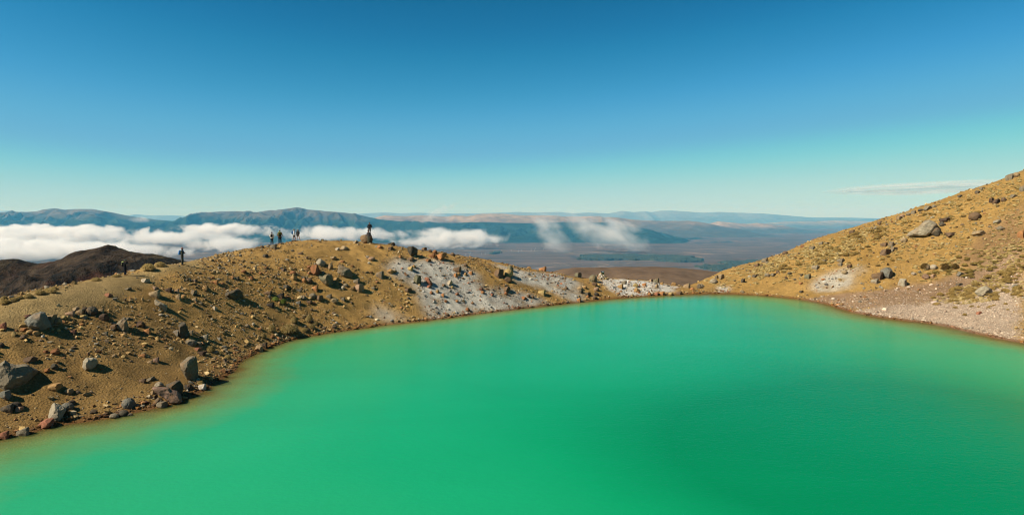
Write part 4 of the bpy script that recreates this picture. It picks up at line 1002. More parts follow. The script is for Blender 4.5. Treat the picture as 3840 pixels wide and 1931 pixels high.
# ------------------------------------------------------------------ countless small stones and gravel
def scree():
    r = np.random.default_rng(11)
    ico = bmesh.new(); bmesh.ops.create_icosphere(ico, subdivisions=1, radius=1.0)
    bv = np.array([v.co[:] for v in ico.verts]); bf = np.array([[v.index for v in f.verts] for f in ico.faces]); ico.free()
    # 12-corner version for the finest
    ic0 = bmesh.new(); bmesh.ops.create_icosphere(ic0, subdivisions=0 + 1, radius=1.0); ic0.free()
    phi = (1 + 5 ** .5) / 2
    sv = np.array([(-1,phi,0),(1,phi,0),(-1,-phi,0),(1,-phi,0),(0,-1,phi),(0,1,phi),(0,-1,-phi),(0,1,-phi),(phi,0,-1),(phi,0,1),(-phi,0,-1),(-phi,0,1)], float) / math.hypot(1, phi)
    sf = np.array([(0,11,5),(0,5,1),(0,1,7),(0,7,10),(0,10,11),(1,5,9),(5,11,4),(11,10,2),(10,7,6),(7,1,8),(3,9,4),(3,4,2),(3,2,6),(3,6,8),(3,8,9),(4,9,5),(2,4,11),(6,2,10),(8,6,7),(9,8,1)])
    def look(x, y, Mk): return bil(GX, GY, Mk, x, y)
    def scatter(n, box, sz, dens):
        x = r.uniform(box[0], box[1], n); y = r.uniform(box[2], box[3], n)
        z = hz(x, y)
        px, py = to_px(np.stack([x, y, z]))
        ok = (z > 0.02) & (px > -60) & (px < 3900) & (py < 1990)
        x, y, z = x[ok], y[ok], z[ok]
        d = dens(x, y, z)
        ok = r.uniform(0, 1, len(x)) < d
        x, y, z = x[ok], y[ok], z[ok]
        s = sz[0] * (sz[1] / sz[0]) ** (r.uniform(0, 1, len(x)) ** 2.3)
        return x, y, z, s
    def dens_l(x, y, z):
        n = fbm(x / 5, y / 5, 3, 201); n2 = fbm(x / 1.2, y / 1.2, 2, 211)
        d = np.clip(0.45 + 0.9 * n + 0.5 * n2, 0.06, 1) * (1 - 0.45 * sstep(52, 40, y) * (z > 0.8)) * (1 - 0.93 * look(x, y, TRACK)) + 0.55 * sstep(0.7, 0.05, z)
        gx = look(x, y, np.maximum(GREY, WHITE))
        return np.clip(d * (1 - 0.15 * gx), 0, 1)
    def dens_r(x, y, z):
        n = fbm(x / 5, y / 5, 3, 231); n2 = fbm(x / 1.2, y / 1.2, 2, 241)
        return np.clip((0.35 + 0.9 * n + 0.5 * n2) * (1 - 0.92 * look(x, y, BEACH)), 0.0, 1)
    sets = [scatter(90000, (-75, 8, 28, 118), (0.025, 0.12), dens_l), scatter(62000, (-75, 8, 28, 118), (0.05, 0.23), dens_l),
            scatter(26000, (5, 100, 60, 130), (0.035, 0.15), dens_r), scatter(30000, (5, 100, 60, 130), (0.05, 0.25), dens_r),
            scatter(60000, (36, 70, 55, 92), (0.03, 0.085), lambda x, y, z: np.clip(1.2 * look(x, y, BEACH) + 0.5 * look(x, y, PINK), 0, 1)),
            # a cobble line along the water
            scatter(60000, (-32, 48, 34, 108), (0.05, 0.24), lambda x, y, z: 0.75 * sstep(0.55, 0.05, z) * (z < 0.6))]
    pal = np.array([(0.40,0.27,0.11),(0.45,0.33,0.17),(0.33,0.21,0.09),(0.30,0.15,0.065),(0.24,0.205,0.15),(0.17,0.12,0.075),(0.50,0.40,0.26),(0.40,0.20,0.085),(0.30,0.27,0.21)])
    pw = np.array([.24,.15,.17,.08,.10,.12,.05,.05,.04])
    palg = np.array([(0.42,0.39,0.34),(0.50,0.47,0.41),(0.30,0.28,0.25),(0.33,0.17,0.08),(0.40,0.24,0.11),(0.20,0.18,0.16),(0.36,0.15,0.08)])
    palb = np.array([(0.56,0.43,0.32),(0.60,0.49,0.38),(0.48,0.36,0.26),(0.44,0.31,0.22),(0.52,0.38,0.28)])
    Vs, Fs, Cs, off = [], [], [], 0
    for k, (x, y, z, s) in enumerate(sets):
        n = len(x)
        bigset = k in (1, 3)
        tv, tf = (bv, bf) if bigset else (sv, sf)
        nv = len(tv)
        P = tv[None] * (1 + 0.28 * r.standard_normal((n, nv, 1)))
        P = P * r.uniform(0.6, 1.25, (n, 1, 3)) * np.array([1.0, 1.0, 0.75])
        a = r.uniform(0, 6.28, n); ca, sa = np.cos(a)[:, None], np.sin(a)[:, None]
        Q = np.stack([P[..., 0] * ca - P[..., 1] * sa, P[..., 0] * sa + P[..., 1] * ca, P[..., 2]], -1) * s[:, None, None]
        Q += np.stack([x, y, z + s * 0.25], -1)[:, None, :]
        cc = pal[r.choice(len(pal), n, p=pw)]
        g = look(x, y, np.maximum(GREY, WHITE)); isg = r.uniform(0, 1, n) < g * 0.95
        cc[isg] = palg[r.integers(0, len(palg), isg.sum())]
        b = look(x, y, np.maximum(BEACH, 0.6 * PINK)); isb = r.uniform(0, 1, n) < b
        cc[isb] = palb[r.integers(0, len(palb), isb.sum())]
        wet = (z < 0.12)[:, None]
        cc = np.where(wet, cc * np.array([0.6, 0.42, 0.32]), cc)
        cc = cc * 0.70 * np.clip(np.exp(r.normal(0, 0.30, (n, 1))), 0.5, 1.7)
        Vs.append(Q.reshape(-1, 3)); Cs.append(np.repeat(cc, nv, 0))
        Fs.append((tf[None] + (np.arange(n) * nv)[:, None, None]).reshape(-1, 3) + off); off += n * nv
    me = np_mesh('scree', np.concatenate(Vs), np.concatenate(Fs), False)
    set_col(me, 'Col', np.concatenate(Cs))
    M = Mat('loose_stone')
    M.put(M.b.inputs['Base Color'], M.mix(1.0, M.attr('Col').outputs['Color'], M.ramp(M.noise(M.coords('Object'), 11.0, 4, 0.6), [(0.3, 0.75), (0.7, 1.25)]), 'MULTIPLY'))
    M.b.inputs['Specular IOR Level'].default_value = 0.12
    o = new_obj('scree', me, None, M.m)
    tag(o, 'countless small stones and gravel strewn over the slopes', 'scree', None, 'stuff')
scree()
# ------------------------------------------------------------------ tussock grass
def tussock_mesh(seed, nb=760):
    r = np.random.default_rng(seed)
    Vs, Fs, Cs = [], [], []
    # matted dome inside
    bm = bmesh.new(); bmesh.ops.create_icosphere(bm, subdivisions=2, radius=0.44)
    dv = np.array([v.co[:] for v in bm.verts]); df = np.array([[v.index for v in f.verts] for f in bm.faces]); bm.free()
    dv = dv * (1 + 0.14 * r.standard_normal((len(dv), 1))) * np.array([1, 1, 0.85]); dv[:, 2] = np.maximum(dv[:, 2], -0.03)
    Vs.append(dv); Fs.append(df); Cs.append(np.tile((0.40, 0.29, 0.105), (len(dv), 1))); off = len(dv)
    for k in range(nb):
        u = r.normal(0, 1, 3); u[2] = abs(u[2]) * 0.9 - 0.02; u /= np.linalg.norm(u)      # blades comb outward from the mat and droop
        b = u * np.array([0.42, 0.42, 0.35]); L = r.uniform(0.18, 0.34)
        dirn = u + np.array([0.25, 0.0, 0.35]) + r.normal(0, 0.25, 3); dirn /= np.linalg.norm(dirn)
        side = np.cross(dirn, [0, 0, 1.0]); side = side / (np.linalg.norm(side) + 1e-6) * r.uniform(0.014, 0.026)
        m1 = b + dirn * L * 0.6
        tip = m1 + (dirn * np.array([1, 1, 0.2]) + np.array([0.1, 0, -0.55])) * L * 0.75
        Vs.append(np.array([b - side, b + side, m1 - side * 0.8, m1 + side * 0.8, tip]))
        Fs.append(np.array([[0, 1, 3], [0, 3, 2], [2, 3, 4]]) + off)
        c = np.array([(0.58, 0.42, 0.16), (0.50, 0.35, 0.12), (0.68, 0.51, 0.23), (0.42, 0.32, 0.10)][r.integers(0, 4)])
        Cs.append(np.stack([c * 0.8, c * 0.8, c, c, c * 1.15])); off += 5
    V = np.concatenate(Vs)
    V[:, :2] /= np.abs(V[:, :2]).max() * 2; V[:, 2] -= V[:, 2].min(); V[:, 2] /= V[:, 2].max()
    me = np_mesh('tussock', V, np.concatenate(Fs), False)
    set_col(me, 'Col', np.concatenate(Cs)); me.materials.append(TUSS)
    return me
M = Mat('straw_grass')
oi = M.node('ShaderNodeObjectInfo')
M.put(M.b.inputs['Base Color'], M.mix(1.0, M.attr('Col').outputs['Color'], oi.outputs['Color'], 'MULTIPLY'))
M.b.inputs['Roughness'].default_value = 0.8
tl = M.node('ShaderNodeBsdfTranslucent'); M.l.new(M.b.inputs['Base Color'].links[0].from_socket, tl.inputs[0])
mxs = M.node('ShaderNodeMixShader'); mxs.inputs[0].default_value = 0.35; M.l.new(M.b.outputs[0], mxs.inputs[1]); M.l.new(tl.outputs[0], mxs.inputs[2]); M.l.new(mxs.outputs[0], M.out.inputs[0])
TUSS = M.m
TM = [tussock_mesh(40 + i) for i in range(5)]
def put_tussock(p, w, h, label, group, i, tone=(1, 1, 1), name='tussock'):
    o = bpy.data.objects.new(name, TM[i % 5]); COL.objects.link(o)
    rr = random.Random(900 + i)
    o.location = (p[0], p[1], float(hz(p[0], p[1])) - 0.16 * h)
    o.scale = (w, w * rr.uniform(0.75, 1.0), h); o.rotation_euler = (0, 0, rr.uniform(0, 6.28) if abs(w - h) < w else 0)
    v = rr.uniform(0.85, 1.12); v *= 0.72; o.color = (tone[0] * v, tone[1] * v, tone[2] * v, 1)
    return tag(o, label, 'tussock', group)
TUFTS = [
(12,1149,30,20,'tussock mound at the left edge, lowest of the row beside the track'),(10,1132,30,19,'pale tussock mound at the left edge above the lowest one'),(43,1136,34,16,'tussock mound second from the left edge beside the track'),
(68,1126,28,12,'low flat tussock between mounds at the left end of the track'),(99,1121,36,17,'separate rounded tussock mound on the track edge at far left'),(143,1109,40,18,'long tussock at the start of the upper left row'),
(184,1102,42,18,'thick tussock with shaded right end in the upper left row'),(198,1090,26,13,'last tussock at the top end of the upper left row'),(175,1093,28,12,'pale tussock behind the thick shaded one in the upper left row'),
(353,1056,40,13,'low straw tussock on the ridge left of the photographer'),(432,1041,32,11,'flat straw tussock on the ridge at the photographer\'s feet'),(549,1022,52,28,'largest tussock mound on the ridge between the photographer and the lone hiker'),
(594,1004,44,18,'tussock mound nearest to the lone hiker on the left'),
(1094,1194,24,13,'topmost small tussock in the patch by the shore bend'),(1100,1216,35,23,'brown tussock with dark shade in the middle of the shore patch'),(1157,1215,32,28,'tall dark tussock at the right of the shore patch'),
(1016,1250,30,27,'dark tussock at the left of the shore patch'),(1077,1257,67,31,'widest tussock close above the waterline in the shore patch'),(1140,1248,27,15,'pale tussock above the waterline right of the widest one'),
(986,1271,22,17,'tussock nearest the shore bend at the left end of the patch'),(1167,1239,28,17,'small tussock at the lower right of the shore patch'),(1181,1222,26,15,'rightmost pale tussock of the shore patch'),
(1030,1134,28,16,'brown tussock next to a green plant on the middle slope'),(1059,1146,26,19,'green plant tuft on the middle slope'),
(786,1322,36,21,'golden tussock in the shadow of a grey rock above the left shore'),(820,1332,24,14,'small pale tussock right of the golden one above the left shore'),(850,1345,25,14,'small tussock close to the water above the left shore'),
(748,1447,25,15,'small tussock at the foot of the head shaped boulder'),
]
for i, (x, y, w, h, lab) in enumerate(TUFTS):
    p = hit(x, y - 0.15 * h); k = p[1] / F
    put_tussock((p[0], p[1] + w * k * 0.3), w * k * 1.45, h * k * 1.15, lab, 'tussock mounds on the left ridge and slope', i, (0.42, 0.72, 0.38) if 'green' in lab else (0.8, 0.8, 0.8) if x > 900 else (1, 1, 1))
n_t = 0
rr = random.Random(77)
bands = [  # polygon on the right slope, how many, width range (photograph pixels), label
 ([(2860,1010),(3000,945),(3180,885),(3330,850),(3330,905),(3200,960),(3040,1000),(2900,1030)], 70, (16, 34), 'straw tussock clump in the dense streaks on the upper right slope'),
 ([(3330,835),(3480,800),(3650,745),(3680,800),(3560,830),(3400,880)], 24, (14, 26), 'straw tussock clump high on the right slope below the skyline'),
 ([(3480,1120),(3600,1080),(3700,1040),(3840,985),(3840,1110),(3740,1125),(3600,1140),(3500,1145)], 74, (18, 44), 'straw tussock clump among the others above the pale beach'),
 ([(3440,1000),(3600,965),(3760,930),(3840,930),(3840,985),(3700,1035),(3580,1060),(3460,1050)], 46, (14, 32), 'olive tussock clump on the lower right slope above the beach tussocks'),
 ([(3060,960),(3300,920),(3420,960),(3420,1010),(3250,1010)], 22, (12, 22), 'small scattered tussock among the boulders of the right slope'),
 ([(3550,1150),(3800,1130),(3830,1170),(3600,1185)], 9, (14, 26), 'lone flat tussock out on the pale gravel beach'),
]
for poly, cnt, (w0, w1), lab in bands:
    xs = [p[0] for p in poly]; ys = [p[1] for p in poly]; c = 0
    while c < cnt:
        x, y = rr.uniform(min(xs), max(xs)), rr.uniform(min(ys), max(ys))
        if not bool(in_poly(np.array(x), np.array(y), poly)): continue
        p = hit(x, y)
        if p[2] < 0.2: continue
        w = rr.uniform(w0, w1); k = p[1] / F
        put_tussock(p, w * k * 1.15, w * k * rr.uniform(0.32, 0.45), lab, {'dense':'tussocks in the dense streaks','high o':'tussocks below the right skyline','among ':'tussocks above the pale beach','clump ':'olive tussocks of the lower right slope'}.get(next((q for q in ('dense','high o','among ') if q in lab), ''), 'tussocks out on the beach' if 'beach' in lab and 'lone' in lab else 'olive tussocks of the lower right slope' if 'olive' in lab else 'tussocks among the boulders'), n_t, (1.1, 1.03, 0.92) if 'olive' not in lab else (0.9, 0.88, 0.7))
        n_t += 1; c += 1
for x, y, w, h, lab in [(3468,1012,46,22,'dark clump standing for a shaded hollow behind two pale boulders on the right slope'),(3545,1016,44,24,'dark brown shrub between two others on the right slope'),(3582,1012,38,20,'dark shrub at the right end of the shaded row on the slope')]:
    p = hit(x, y - 4); k = p[1] / F; n_t += 1
    put_tussock(p, w * k, h * k * 1.2, lab, 'dark shrubs on the right slope', n_t, (0.36, 0.30, 0.24), 'shrub')['category'] = 'shrub'  # dark tone paints in the shade of the hollow and the bushes

# ------------------------------------------------------------------ the sward of small grass between the tussocks
def sward():
    r = np.random.default_rng(21)
    bm = bmesh.new(); bmesh.ops.create_icosphere(bm, subdivisions=2, radius=1.0)
    bm.faces.ensure_lookup_table()
    tv = np.array([v.co[:] for v in bm.verts]); tf = np.array([[v.index for v in f.verts] for f in bm.faces]); bm.free()
    n0 = 60000
    x = r.uniform(28, 105, n0); y = r.uniform(58, 130, n0); z = hz(x, y)
    px, py = to_px(np.stack([x, y, z]))
    m = np.zeros(n0)
    for poly, d in (([(2640,1052),(2860,975),(3180,875),(3480,785),(3840,655),(3840,930),(3500,960),(3250,1000),(2950,1060),(2700,1080)], 0.22),
                    ([(2800,1015),(3000,945),(3180,885),(3400,815),(3600,760),(3620,820),(3330,910),(3200,965),(3040,1005),(2850,1050)], 0.75),
                    ([(3480,1130),(3600,1080),(3700,1035),(3840,975),(3840,1110),(3740,1130),(3600,1145)], 0.7),
                    ([(3420,990),(3840,900),(3840,985),(3450,1060)], 0.45)):
        m = np.maximum(m, in_poly(px, py, poly) * d)
    m = m * (0.25 + 1.1 * sstep(-0.2, 0.35, fbm((x * 0.8 + y * 0.6) / 9, (y * 0.8 - x * 0.6) / 2.5, 3, 401)))
    ok = (r.uniform(0, 1, n0) < m) & (z > 0.5)
    x, y, z = x[ok], y[ok], z[ok]; n = len(x)
    s = r.uniform(0.08, 0.24, n)
    P = tv[None] * (1 + 0.22 * r.standard_normal((n, len(tv), 1)))
    P = P * np.stack([s * r.uniform(1.0, 1.8, n), s, s * 0.62], -1)[:, None, :]
    P += np.stack([x, y, z + 0.02], -1)[:, None, :]
    c = np.array([(0.46, 0.33, 0.125), (0.40, 0.275, 0.10), (0.54, 0.40, 0.18), (0.34, 0.25, 0.09)])[r.integers(0, 4, n)] * r.uniform(0.60, 0.78, (n, 1))
    me = np_mesh('grass', P.reshape(-1, 3), (tf[None] + (np.arange(n) * len(tv))[:, None, None]).reshape(-1, 3), False)
    set_col(me, 'Col', np.repeat(c, len(tv), 0))
    M = Mat('dry_sward'); M.put(M.b.inputs['Base Color'], M.attr('Col').outputs['Color'])
    M.bump(M.noise(M.coords('Object', (1, 1, 0.3)), 30.0, 4), 0.8, 0.04)
    o = new_obj('grass', me, None, M.m)
    tag(o, 'dry straw coloured grass covering the right slope', 'grass', None, 'stuff')
sward()
# ------------------------------------------------------------------ hikers
def cloth(name, c, rough=0.9, var=0.22, sc=14): return flat_mat(name, c, rough, var, sc)
SKIN = flat_mat('skin', (0.36, 0.205, 0.145), 0.6, 0.1, 9)
SKIN2 = flat_mat('tanned_skin', (0.25, 0.13, 0.083), 0.6, 0.1, 9)
C_ = {k: cloth('cloth_' + k, v) for k, v in dict(black=(0.012,0.012,0.014), charcoal=(0.028,0.026,0.027), olive=(0.045,0.044,0.028), trouser=(0.05,0.05,0.04), white=(0.72,0.70,0.63),
      brown=(0.22,0.125,0.055), blue=(0.03,0.16,0.42), bluebright=(0.04,0.26,0.62), green=(0.32,0.38,0.05), lime=(0.55,0.60,0.20), pink=(0.42,0.22,0.22), beanie=(0.02,0.07,0.05), navy=(0.010,0.012,0.022),
      greyshort=(0.11,0.10,0.09), greysweater=(0.055,0.048,0.05), khaki=(0.085,0.078,0.048), tanboot=(0.30,0.16,0.06), darkboot=(0.03,0.025,0.02), sock=(0.75,0.73,0.70), palejacket=(0.68,0.72,0.74), greysleeve=(0.25,0.26,0.25)).items()}
HAIR = {'dark': cloth('dark_hair', (0.018,0.012,0.009)), 'brown': cloth('brown_hair', (0.07,0.035,0.018)), 'blonde': cloth('blonde_hair', (0.36,0.22,0.09))}
EYE_M = flat_mat('eye', (0.02, 0.015, 0.01), 0.3, 0.0)
METAL = flat_mat('aluminium_pole', (0.35, 0.36, 0.37), 0.4, 0.1)
PLAST = flat_mat('black_camera_body', (0.015, 0.015, 0.015), 0.4, 0.1)

def cap_bm(bm, a, ra, b, rb, seg=12):
    a, b = Vector(a), Vector(b); ax = b - a; L = ax.length
    if L < 1e-5: ax = Vector((0, 0, 1)); L = 1e-5
    q = ax.to_track_quat('Z', 'Y').to_matrix()
    rings = []
    prof = [(-ra * math.cos(t), ra * math.sin(t)) for t in (0.35, 0.8, 1.2, 1.5708)] + [(L * 0.5, (ra + rb) / 2)] + [(L + rb * math.sin(t), rb * math.cos(t)) for t in (0.0, 0.37, 0.77, 1.22)]
    for h, r in prof:
        rings.append([bm.verts.new(a + q @ Vector((r * math.cos(6.2832 * k / seg), r * math.sin(6.2832 * k / seg), h))) for k in range(seg)])
    for r0, r1 in zip(rings, rings[1:]):
        for k in range(seg): bm.faces.new((r0[k], r0[(k + 1) % seg], r1[(k + 1) % seg], r1[k]))
    bm.faces.new(list(reversed(rings[0]))); bm.faces.new(rings[-1])
def ell_bm(bm, c, r, rot=None):
    m = Matrix.Translation(c) @ (rot.to_4x4() if rot else Matrix.Identity(4)) @ Matrix.Diagonal((*r, 1))
    bmesh.ops.create_icosphere(bm, subdivisions=3, radius=1.0, matrix=m)
def fuse(name, prims, m, parent, voxel=0.011, smooth=3):
    bm = bmesh.new()
    for p in prims:
        if p[0] == 'c': cap_bm(bm, *p[1:])
        else: ell_bm(bm, *p[1:])
    me = bpy.data.meshes.new('tmp'); bm.to_mesh(me); bm.free()
    o = bpy.data.objects.new('tmp', me); COL.objects.link(o)
    rm = o.modifiers.new('r', 'REMESH'); rm.mode = 'VOXEL'; rm.voxel_size = voxel; rm.use_smooth_shade = True
    if smooth: sm = o.modifiers.new('s', 'SMOOTH'); sm.iterations = smooth; sm.factor = 0.5
    dg = bpy.context.evaluated_depsgraph_get(); dg.update()
    out = bpy.data.meshes.new_from_object(o.evaluated_get(dg)); out.name = name
    out.materials.clear()
    bpy.data.objects.remove(o); bpy.data.meshes.remove(me)
    return new_obj(name, out, parent, m)

def V3(p): return Vector(p)
BASE = dict(head=(0, 0.02, 1.63), sl=(-0.185, 0, 1.43), sr=(0.185, 0, 1.43), el=(-0.25, -0.03, 1.15), er=(0.25, -0.03, 1.15), wl=(-0.24, 0.07, 0.91), wr=(0.24, 0.07, 0.91),
            hl=(-0.095, 0, 0.92), hr=(0.095, 0, 0.92), kl=(-0.11, 0.03, 0.50), kr=(0.11, 0.03, 0.50), al=(-0.12, 0, 0.085), ar=(0.12, 0, 0.085), chest=(0, 0.0, 1.27), pel=(0, 0, 0.95), neck=(0, 0, 1.49), face=(0, 1, 0))
def hand(w, e, curl=0.5, side=1):
    """palm, four bent fingers of different lengths and a thumb from the side of the palm"""
    w, e = V3(w), V3(e); d = (w - e).normalized()
    lat = d.cross(Vector((0, 0, 1)))
    lat = Vector((0, 1, 0)) if lat.length < 0.2 else lat.normalized()
    nrm = d.cross(lat).normalized() * side
    pk = w + d * 0.085
    pr = [('c', w, 0.026, pk, 0.024), ('c', w + lat * 0.018, 0.020, pk + lat * 0.026, 0.017), ('c', w - lat * 0.018, 0.020, pk - lat * 0.026, 0.017)]
    for k, (off, L) in enumerate(((0.033, 0.066), (0.011, 0.078), (-0.011, 0.072), (-0.032, 0.056))):
        a = pk + lat * off; b = a + (d * math.cos(curl * 0.6) + nrm * math.sin(curl * 0.6)) * L * 0.55
        c = b + (d * math.cos(curl * 1.6) + nrm * math.sin(curl * 1.6)) * L * 0.5
        pr += [('c', a, 0.0105, b, 0.0095), ('c', b, 0.0095, c, 0.008)]
    t0 = w + d * 0.03 + lat * 0.030; t1 = t0 + (d * 0.6 + lat * 0.7 + nrm * 0.3).normalized() * 0.042
    pr += [('c', t0, 0.014, t1, 0.011), ('c', t1, 0.011, t1 + (d * 0.9 + nrm * 0.4).normalized() * 0.03, 0.009)]
    return pr
def make_person(label, foot, yaw, height, pose, outfit, skin=SKIN, group='hikers on the crater rim'):
    P = dict(BASE); P.update(pose)
    root = bpy.data.objects.new('person', None); COL.objects.link(root)
    root.empty_display_size = 0.2
    root.location = foot; root.rotation_euler = (0, 0, yaw); s = height / 1.76; root.scale = (s, s, s)
    tag(root, label, 'person', group)
    hd = V3(P['head']); f = V3(P['face']).normalized(); up = (hd - V3(P['neck'])).normalized(); lat = f.cross(Vector((0, 0, 1))).normalized()
    top = hd + Vector((0, 0, 0.03))
    body = [('e', top, (0.076, 0.094, 0.105), Matrix.Rotation(math.atan2(-f.x, f.y), 3, 'Z')), ('c', hd - Vector((0, 0, 0.05)) + f * 0.03, 0.052, hd - Vector((0, 0, 0.075)) + f * 0.055, 0.036),
            ('c', hd + f * 0.092 + Vector((0, 0, 0.035)), 0.010, hd + f * 0.108 + Vector((0, 0, -0.004)), 0.015), ('c', hd + f * 0.088 + lat * 0.022 - Vector((0, 0, 0.04)), 0.008, hd + f * 0.088 - lat * 0.022 - Vector((0, 0, 0.04)), 0.008),
            ('c', hd - Vector((0, 0, 0.06)), 0.056, V3(P['neck']) - Vector((0, 0, 0.05)), 0.062)]
    for sg in (-1, 1): body.append(('c', hd + lat * sg * 0.077 + Vector((0, 0, 0.04)), 0.014, hd + lat * sg * 0.078 - Vector((0, 0, 0.005)), 0.011))
    ch, pe = V3(P['chest']), V3(P['pel'])
    body += [('e', ch + Vector((0, 0, 0.06)), (0.165, 0.105, 0.20)), ('e', (ch + pe) / 2, (0.135, 0.095, 0.20)), ('e', pe, (0.155, 0.105, 0.13))]
    for S in 'lr':
        body += [('c', P['s' + S], 0.062, P['e' + S], 0.042), ('c', P['e' + S], 0.042, P['w' + S], 0.029)] + hand(P['w' + S], P['e' + S], P.get('curl', 0.6), P.get('palm' + S, 1))
        body += [('c', P['h' + S], 0.088, P['k' + S], 0.058), ('c', P['k' + S], 0.058, V3(P['k' + S]) * 0.6 + V3(P['a' + S]) * 0.4 + Vector((0, -0.015, 0)), 0.056), ('c', V3(P['k' + S]) * 0.6 + V3(P['a' + S]) * 0.4, 0.052, P['a' + S], 0.037)]
        td = V3(P.get('toe' + S, (0, 1, 0))).normalized(); a = V3(P['a' + S])
        body += [('c', a - td * 0.03 - Vector((0, 0, 0.035)), 0.042, a + td * 0.13 - Vector((0, 0, 0.045)), 0.036)]
    b = fuse('body', body, skin, root, 0.0085, 2)
    for sg in (-1, 1):
        fuse('eye', [('e', hd + f * 0.083 + lat * sg * 0.033 + Vector((0, 0, 0.035)), (0.014, 0.014, 0.010))], EYE_M, root, 0.004, 1)
    for it in outfit:
        kind = it[0]
        if kind == 'jacket':       # name, material, sleeve material
            pr = [('e', ch + Vector((0, 0.0, 0.055)), (0.195, 0.135, 0.215)), ('e', (ch + pe) / 2, (0.172, 0.128, 0.22)), ('e', pe + Vector((0, 0, 0.03)), (0.182, 0.135, 0.13)), ('c', P['sl'], 0.082, P['sr'], 0.082), ('c', ch + Vector((0, 0, 0.18)), 0.09, V3(P['neck']), 0.072)]
            sl = []
            for S in 'lr': sl += [('c', P['s' + S], 0.080, P['e' + S], 0.062), ('c', P['e' + S], 0.062, V3(P['e' + S]) * 0.08 + V3(P['w' + S]) * 0.92, 0.046)]
            if len(it) > 2: fuse('jacket', pr, C_[it[1]], root); fuse('sleeves', sl, C_[it[2]], root)
            else: fuse('jacket', pr + sl, C_[it[1]], root)
        elif kind in ('trousers', 'shorts'):
            pr = [('e', pe, (0.170, 0.122, 0.135))]
            for S in 'lr':
                k = V3(P['k' + S]); a = V3(P['a' + S]); h = V3(P['h' + S])
                if kind == 'trousers': pr += [('c', h, 0.103, k, 0.076), ('c', k, 0.076, k * 0.6 + a * 0.4 + Vector((0, -0.015, 0)), 0.075), ('c', k * 0.6 + a * 0.4 + Vector((0, -0.01, 0)), 0.074, a * 0.92 + k * 0.08, 0.060)]
                else: pr += [('c', h, 0.105, h * (1 - it[2]) + k * it[2], 0.092)]
            fuse(kind, pr, C_[it[1]], root)
        elif kind == 'boots':
            for S in 'lr':
                td = V3(P.get('toe' + S, (0, 1, 0))).normalized(); a = V3(P['a' + S])
                fuse('boot', [('c', a - td * 0.04 - Vector((0, 0, 0.035)), 0.052, a + td * 0.145 - Vector((0, 0, 0.045)), 0.042), ('c', a - Vector((0, 0, 0.02)), 0.053, a + Vector((0, 0, 0.05)), 0.052)], C_[it[1]], root)
                if len(it) > 2:
                    k = V3(P['k' + S]); fuse('sock', [('c', a * 0.93 + k * 0.07, 0.050, a * 0.78 + k * 0.22, 0.053)], C_[it[2]], root)
        elif kind == 'hair':
            pr = [('e', top + Vector((0, 0, 0.022)) - f * 0.014, (0.086, 0.100, 0.094), Matrix.Rotation(math.atan2(-f.x, f.y), 3, 'Z'))]
            if it[2] == 'bun': pr += [('e', top - f * 0.12 + Vector((0, 0, 0.01)), (0.045, 0.05, 0.05)), ('c', top - f * 0.11, 0.03, hd - f * 0.12 - Vector((0, 0, 0.09)), 0.02)]
            if it[2] == 'long': pr += [('c', hd - f * 0.06, 0.075, hd - f * 0.07 - Vector((0, 0, 0.14)), 0.06)]
            fuse('hair', pr, HAIR[it[1]], root)
        elif kind == 'beanie':
            fuse('beanie', [('e', top + Vector((0, 0, 0.045)) - f * 0.008, (0.088, 0.103, 0.088), Matrix.Rotation(math.atan2(-f.x, f.y), 3, 'Z'))], C_[it[1]], root)
        elif kind == 'cap':
            fuse('cap', [('e', top + Vector((0, 0, 0.05)), (0.089, 0.103, 0.078), Matrix.Rotation(math.atan2(-f.x, f.y), 3, 'Z')), ('e', top + f * 0.11 + Vector((0, 0, 0.028)), (0.066, 0.066, 0.012), Matrix.Rotation(math.atan2(-f.x, f.y), 3, 'Z'))], C_[it[1]], root)
        elif kind == 'backpack':   # main colour, accent colour, width, height
            w, h = it[3], it[4]
            pk = fuse('backpack', [('e', ch + Vector((0, -0.22, 0.02)), (w * 1.02, 0.105, h)), ('e', ch + Vector((0, -0.23, -h * 0.5)), (w * 1.06, 0.125, h * 0.55)), ('e', ch + Vector((0, -0.20, h * 0.75)), (w * 0.85, 0.10, h * 0.32))], C_[it[1]], root)
            fuse('lid', [('e', ch + Vector((0, -0.215, h * 0.88)), (w * 0.92, 0.125, h * 0.26)), ('c', ch + Vector((-w * 0.5, -0.325, h * 0.4)), 0.028, ch + Vector((-w * 0.45, -0.345, -h * 0.35)), 0.028), ('c', ch + Vector((w * 0.45, -0.325, h * 0.3)), 0.022, ch + Vector((w * 0.3, -0.345, -h * 0.1)), 0.022)] if it[2] != 'low' else
                 [('e', ch + Vector((0, -0.26, -h * 0.75)), (w * 1.02, 0.12, h * 0.3))], C_[it[5]], pk)
            fuse('shoulder_straps', [q for S, sg in (('l', -1), ('r', 1)) for q in (('c', ch + Vector((sg * 0.10, -0.15, 0.15)), 0.022, ch + Vector((sg * 0.105, 0.02, 0.255)), 0.022), ('c', ch + Vector((sg * 0.105, 0.02, 0.255)), 0.022, ch + Vector((sg * 0.12, 0.145, 0.08)), 0.02), ('c', ch + Vector((sg * 0.12, 0.145, 0.08)), 0.02, ch + Vector((sg * 0.17, 0.0, -0.14)), 0.018))], C_[it[1]], pk)
    return root
def ground_at(px, py):
    p = hit(px, py); return (p[0], p[1], p[2] + 0.005)
def person_h(px, py, hp):
    p = hit(px, py); return hp * p[1] / F

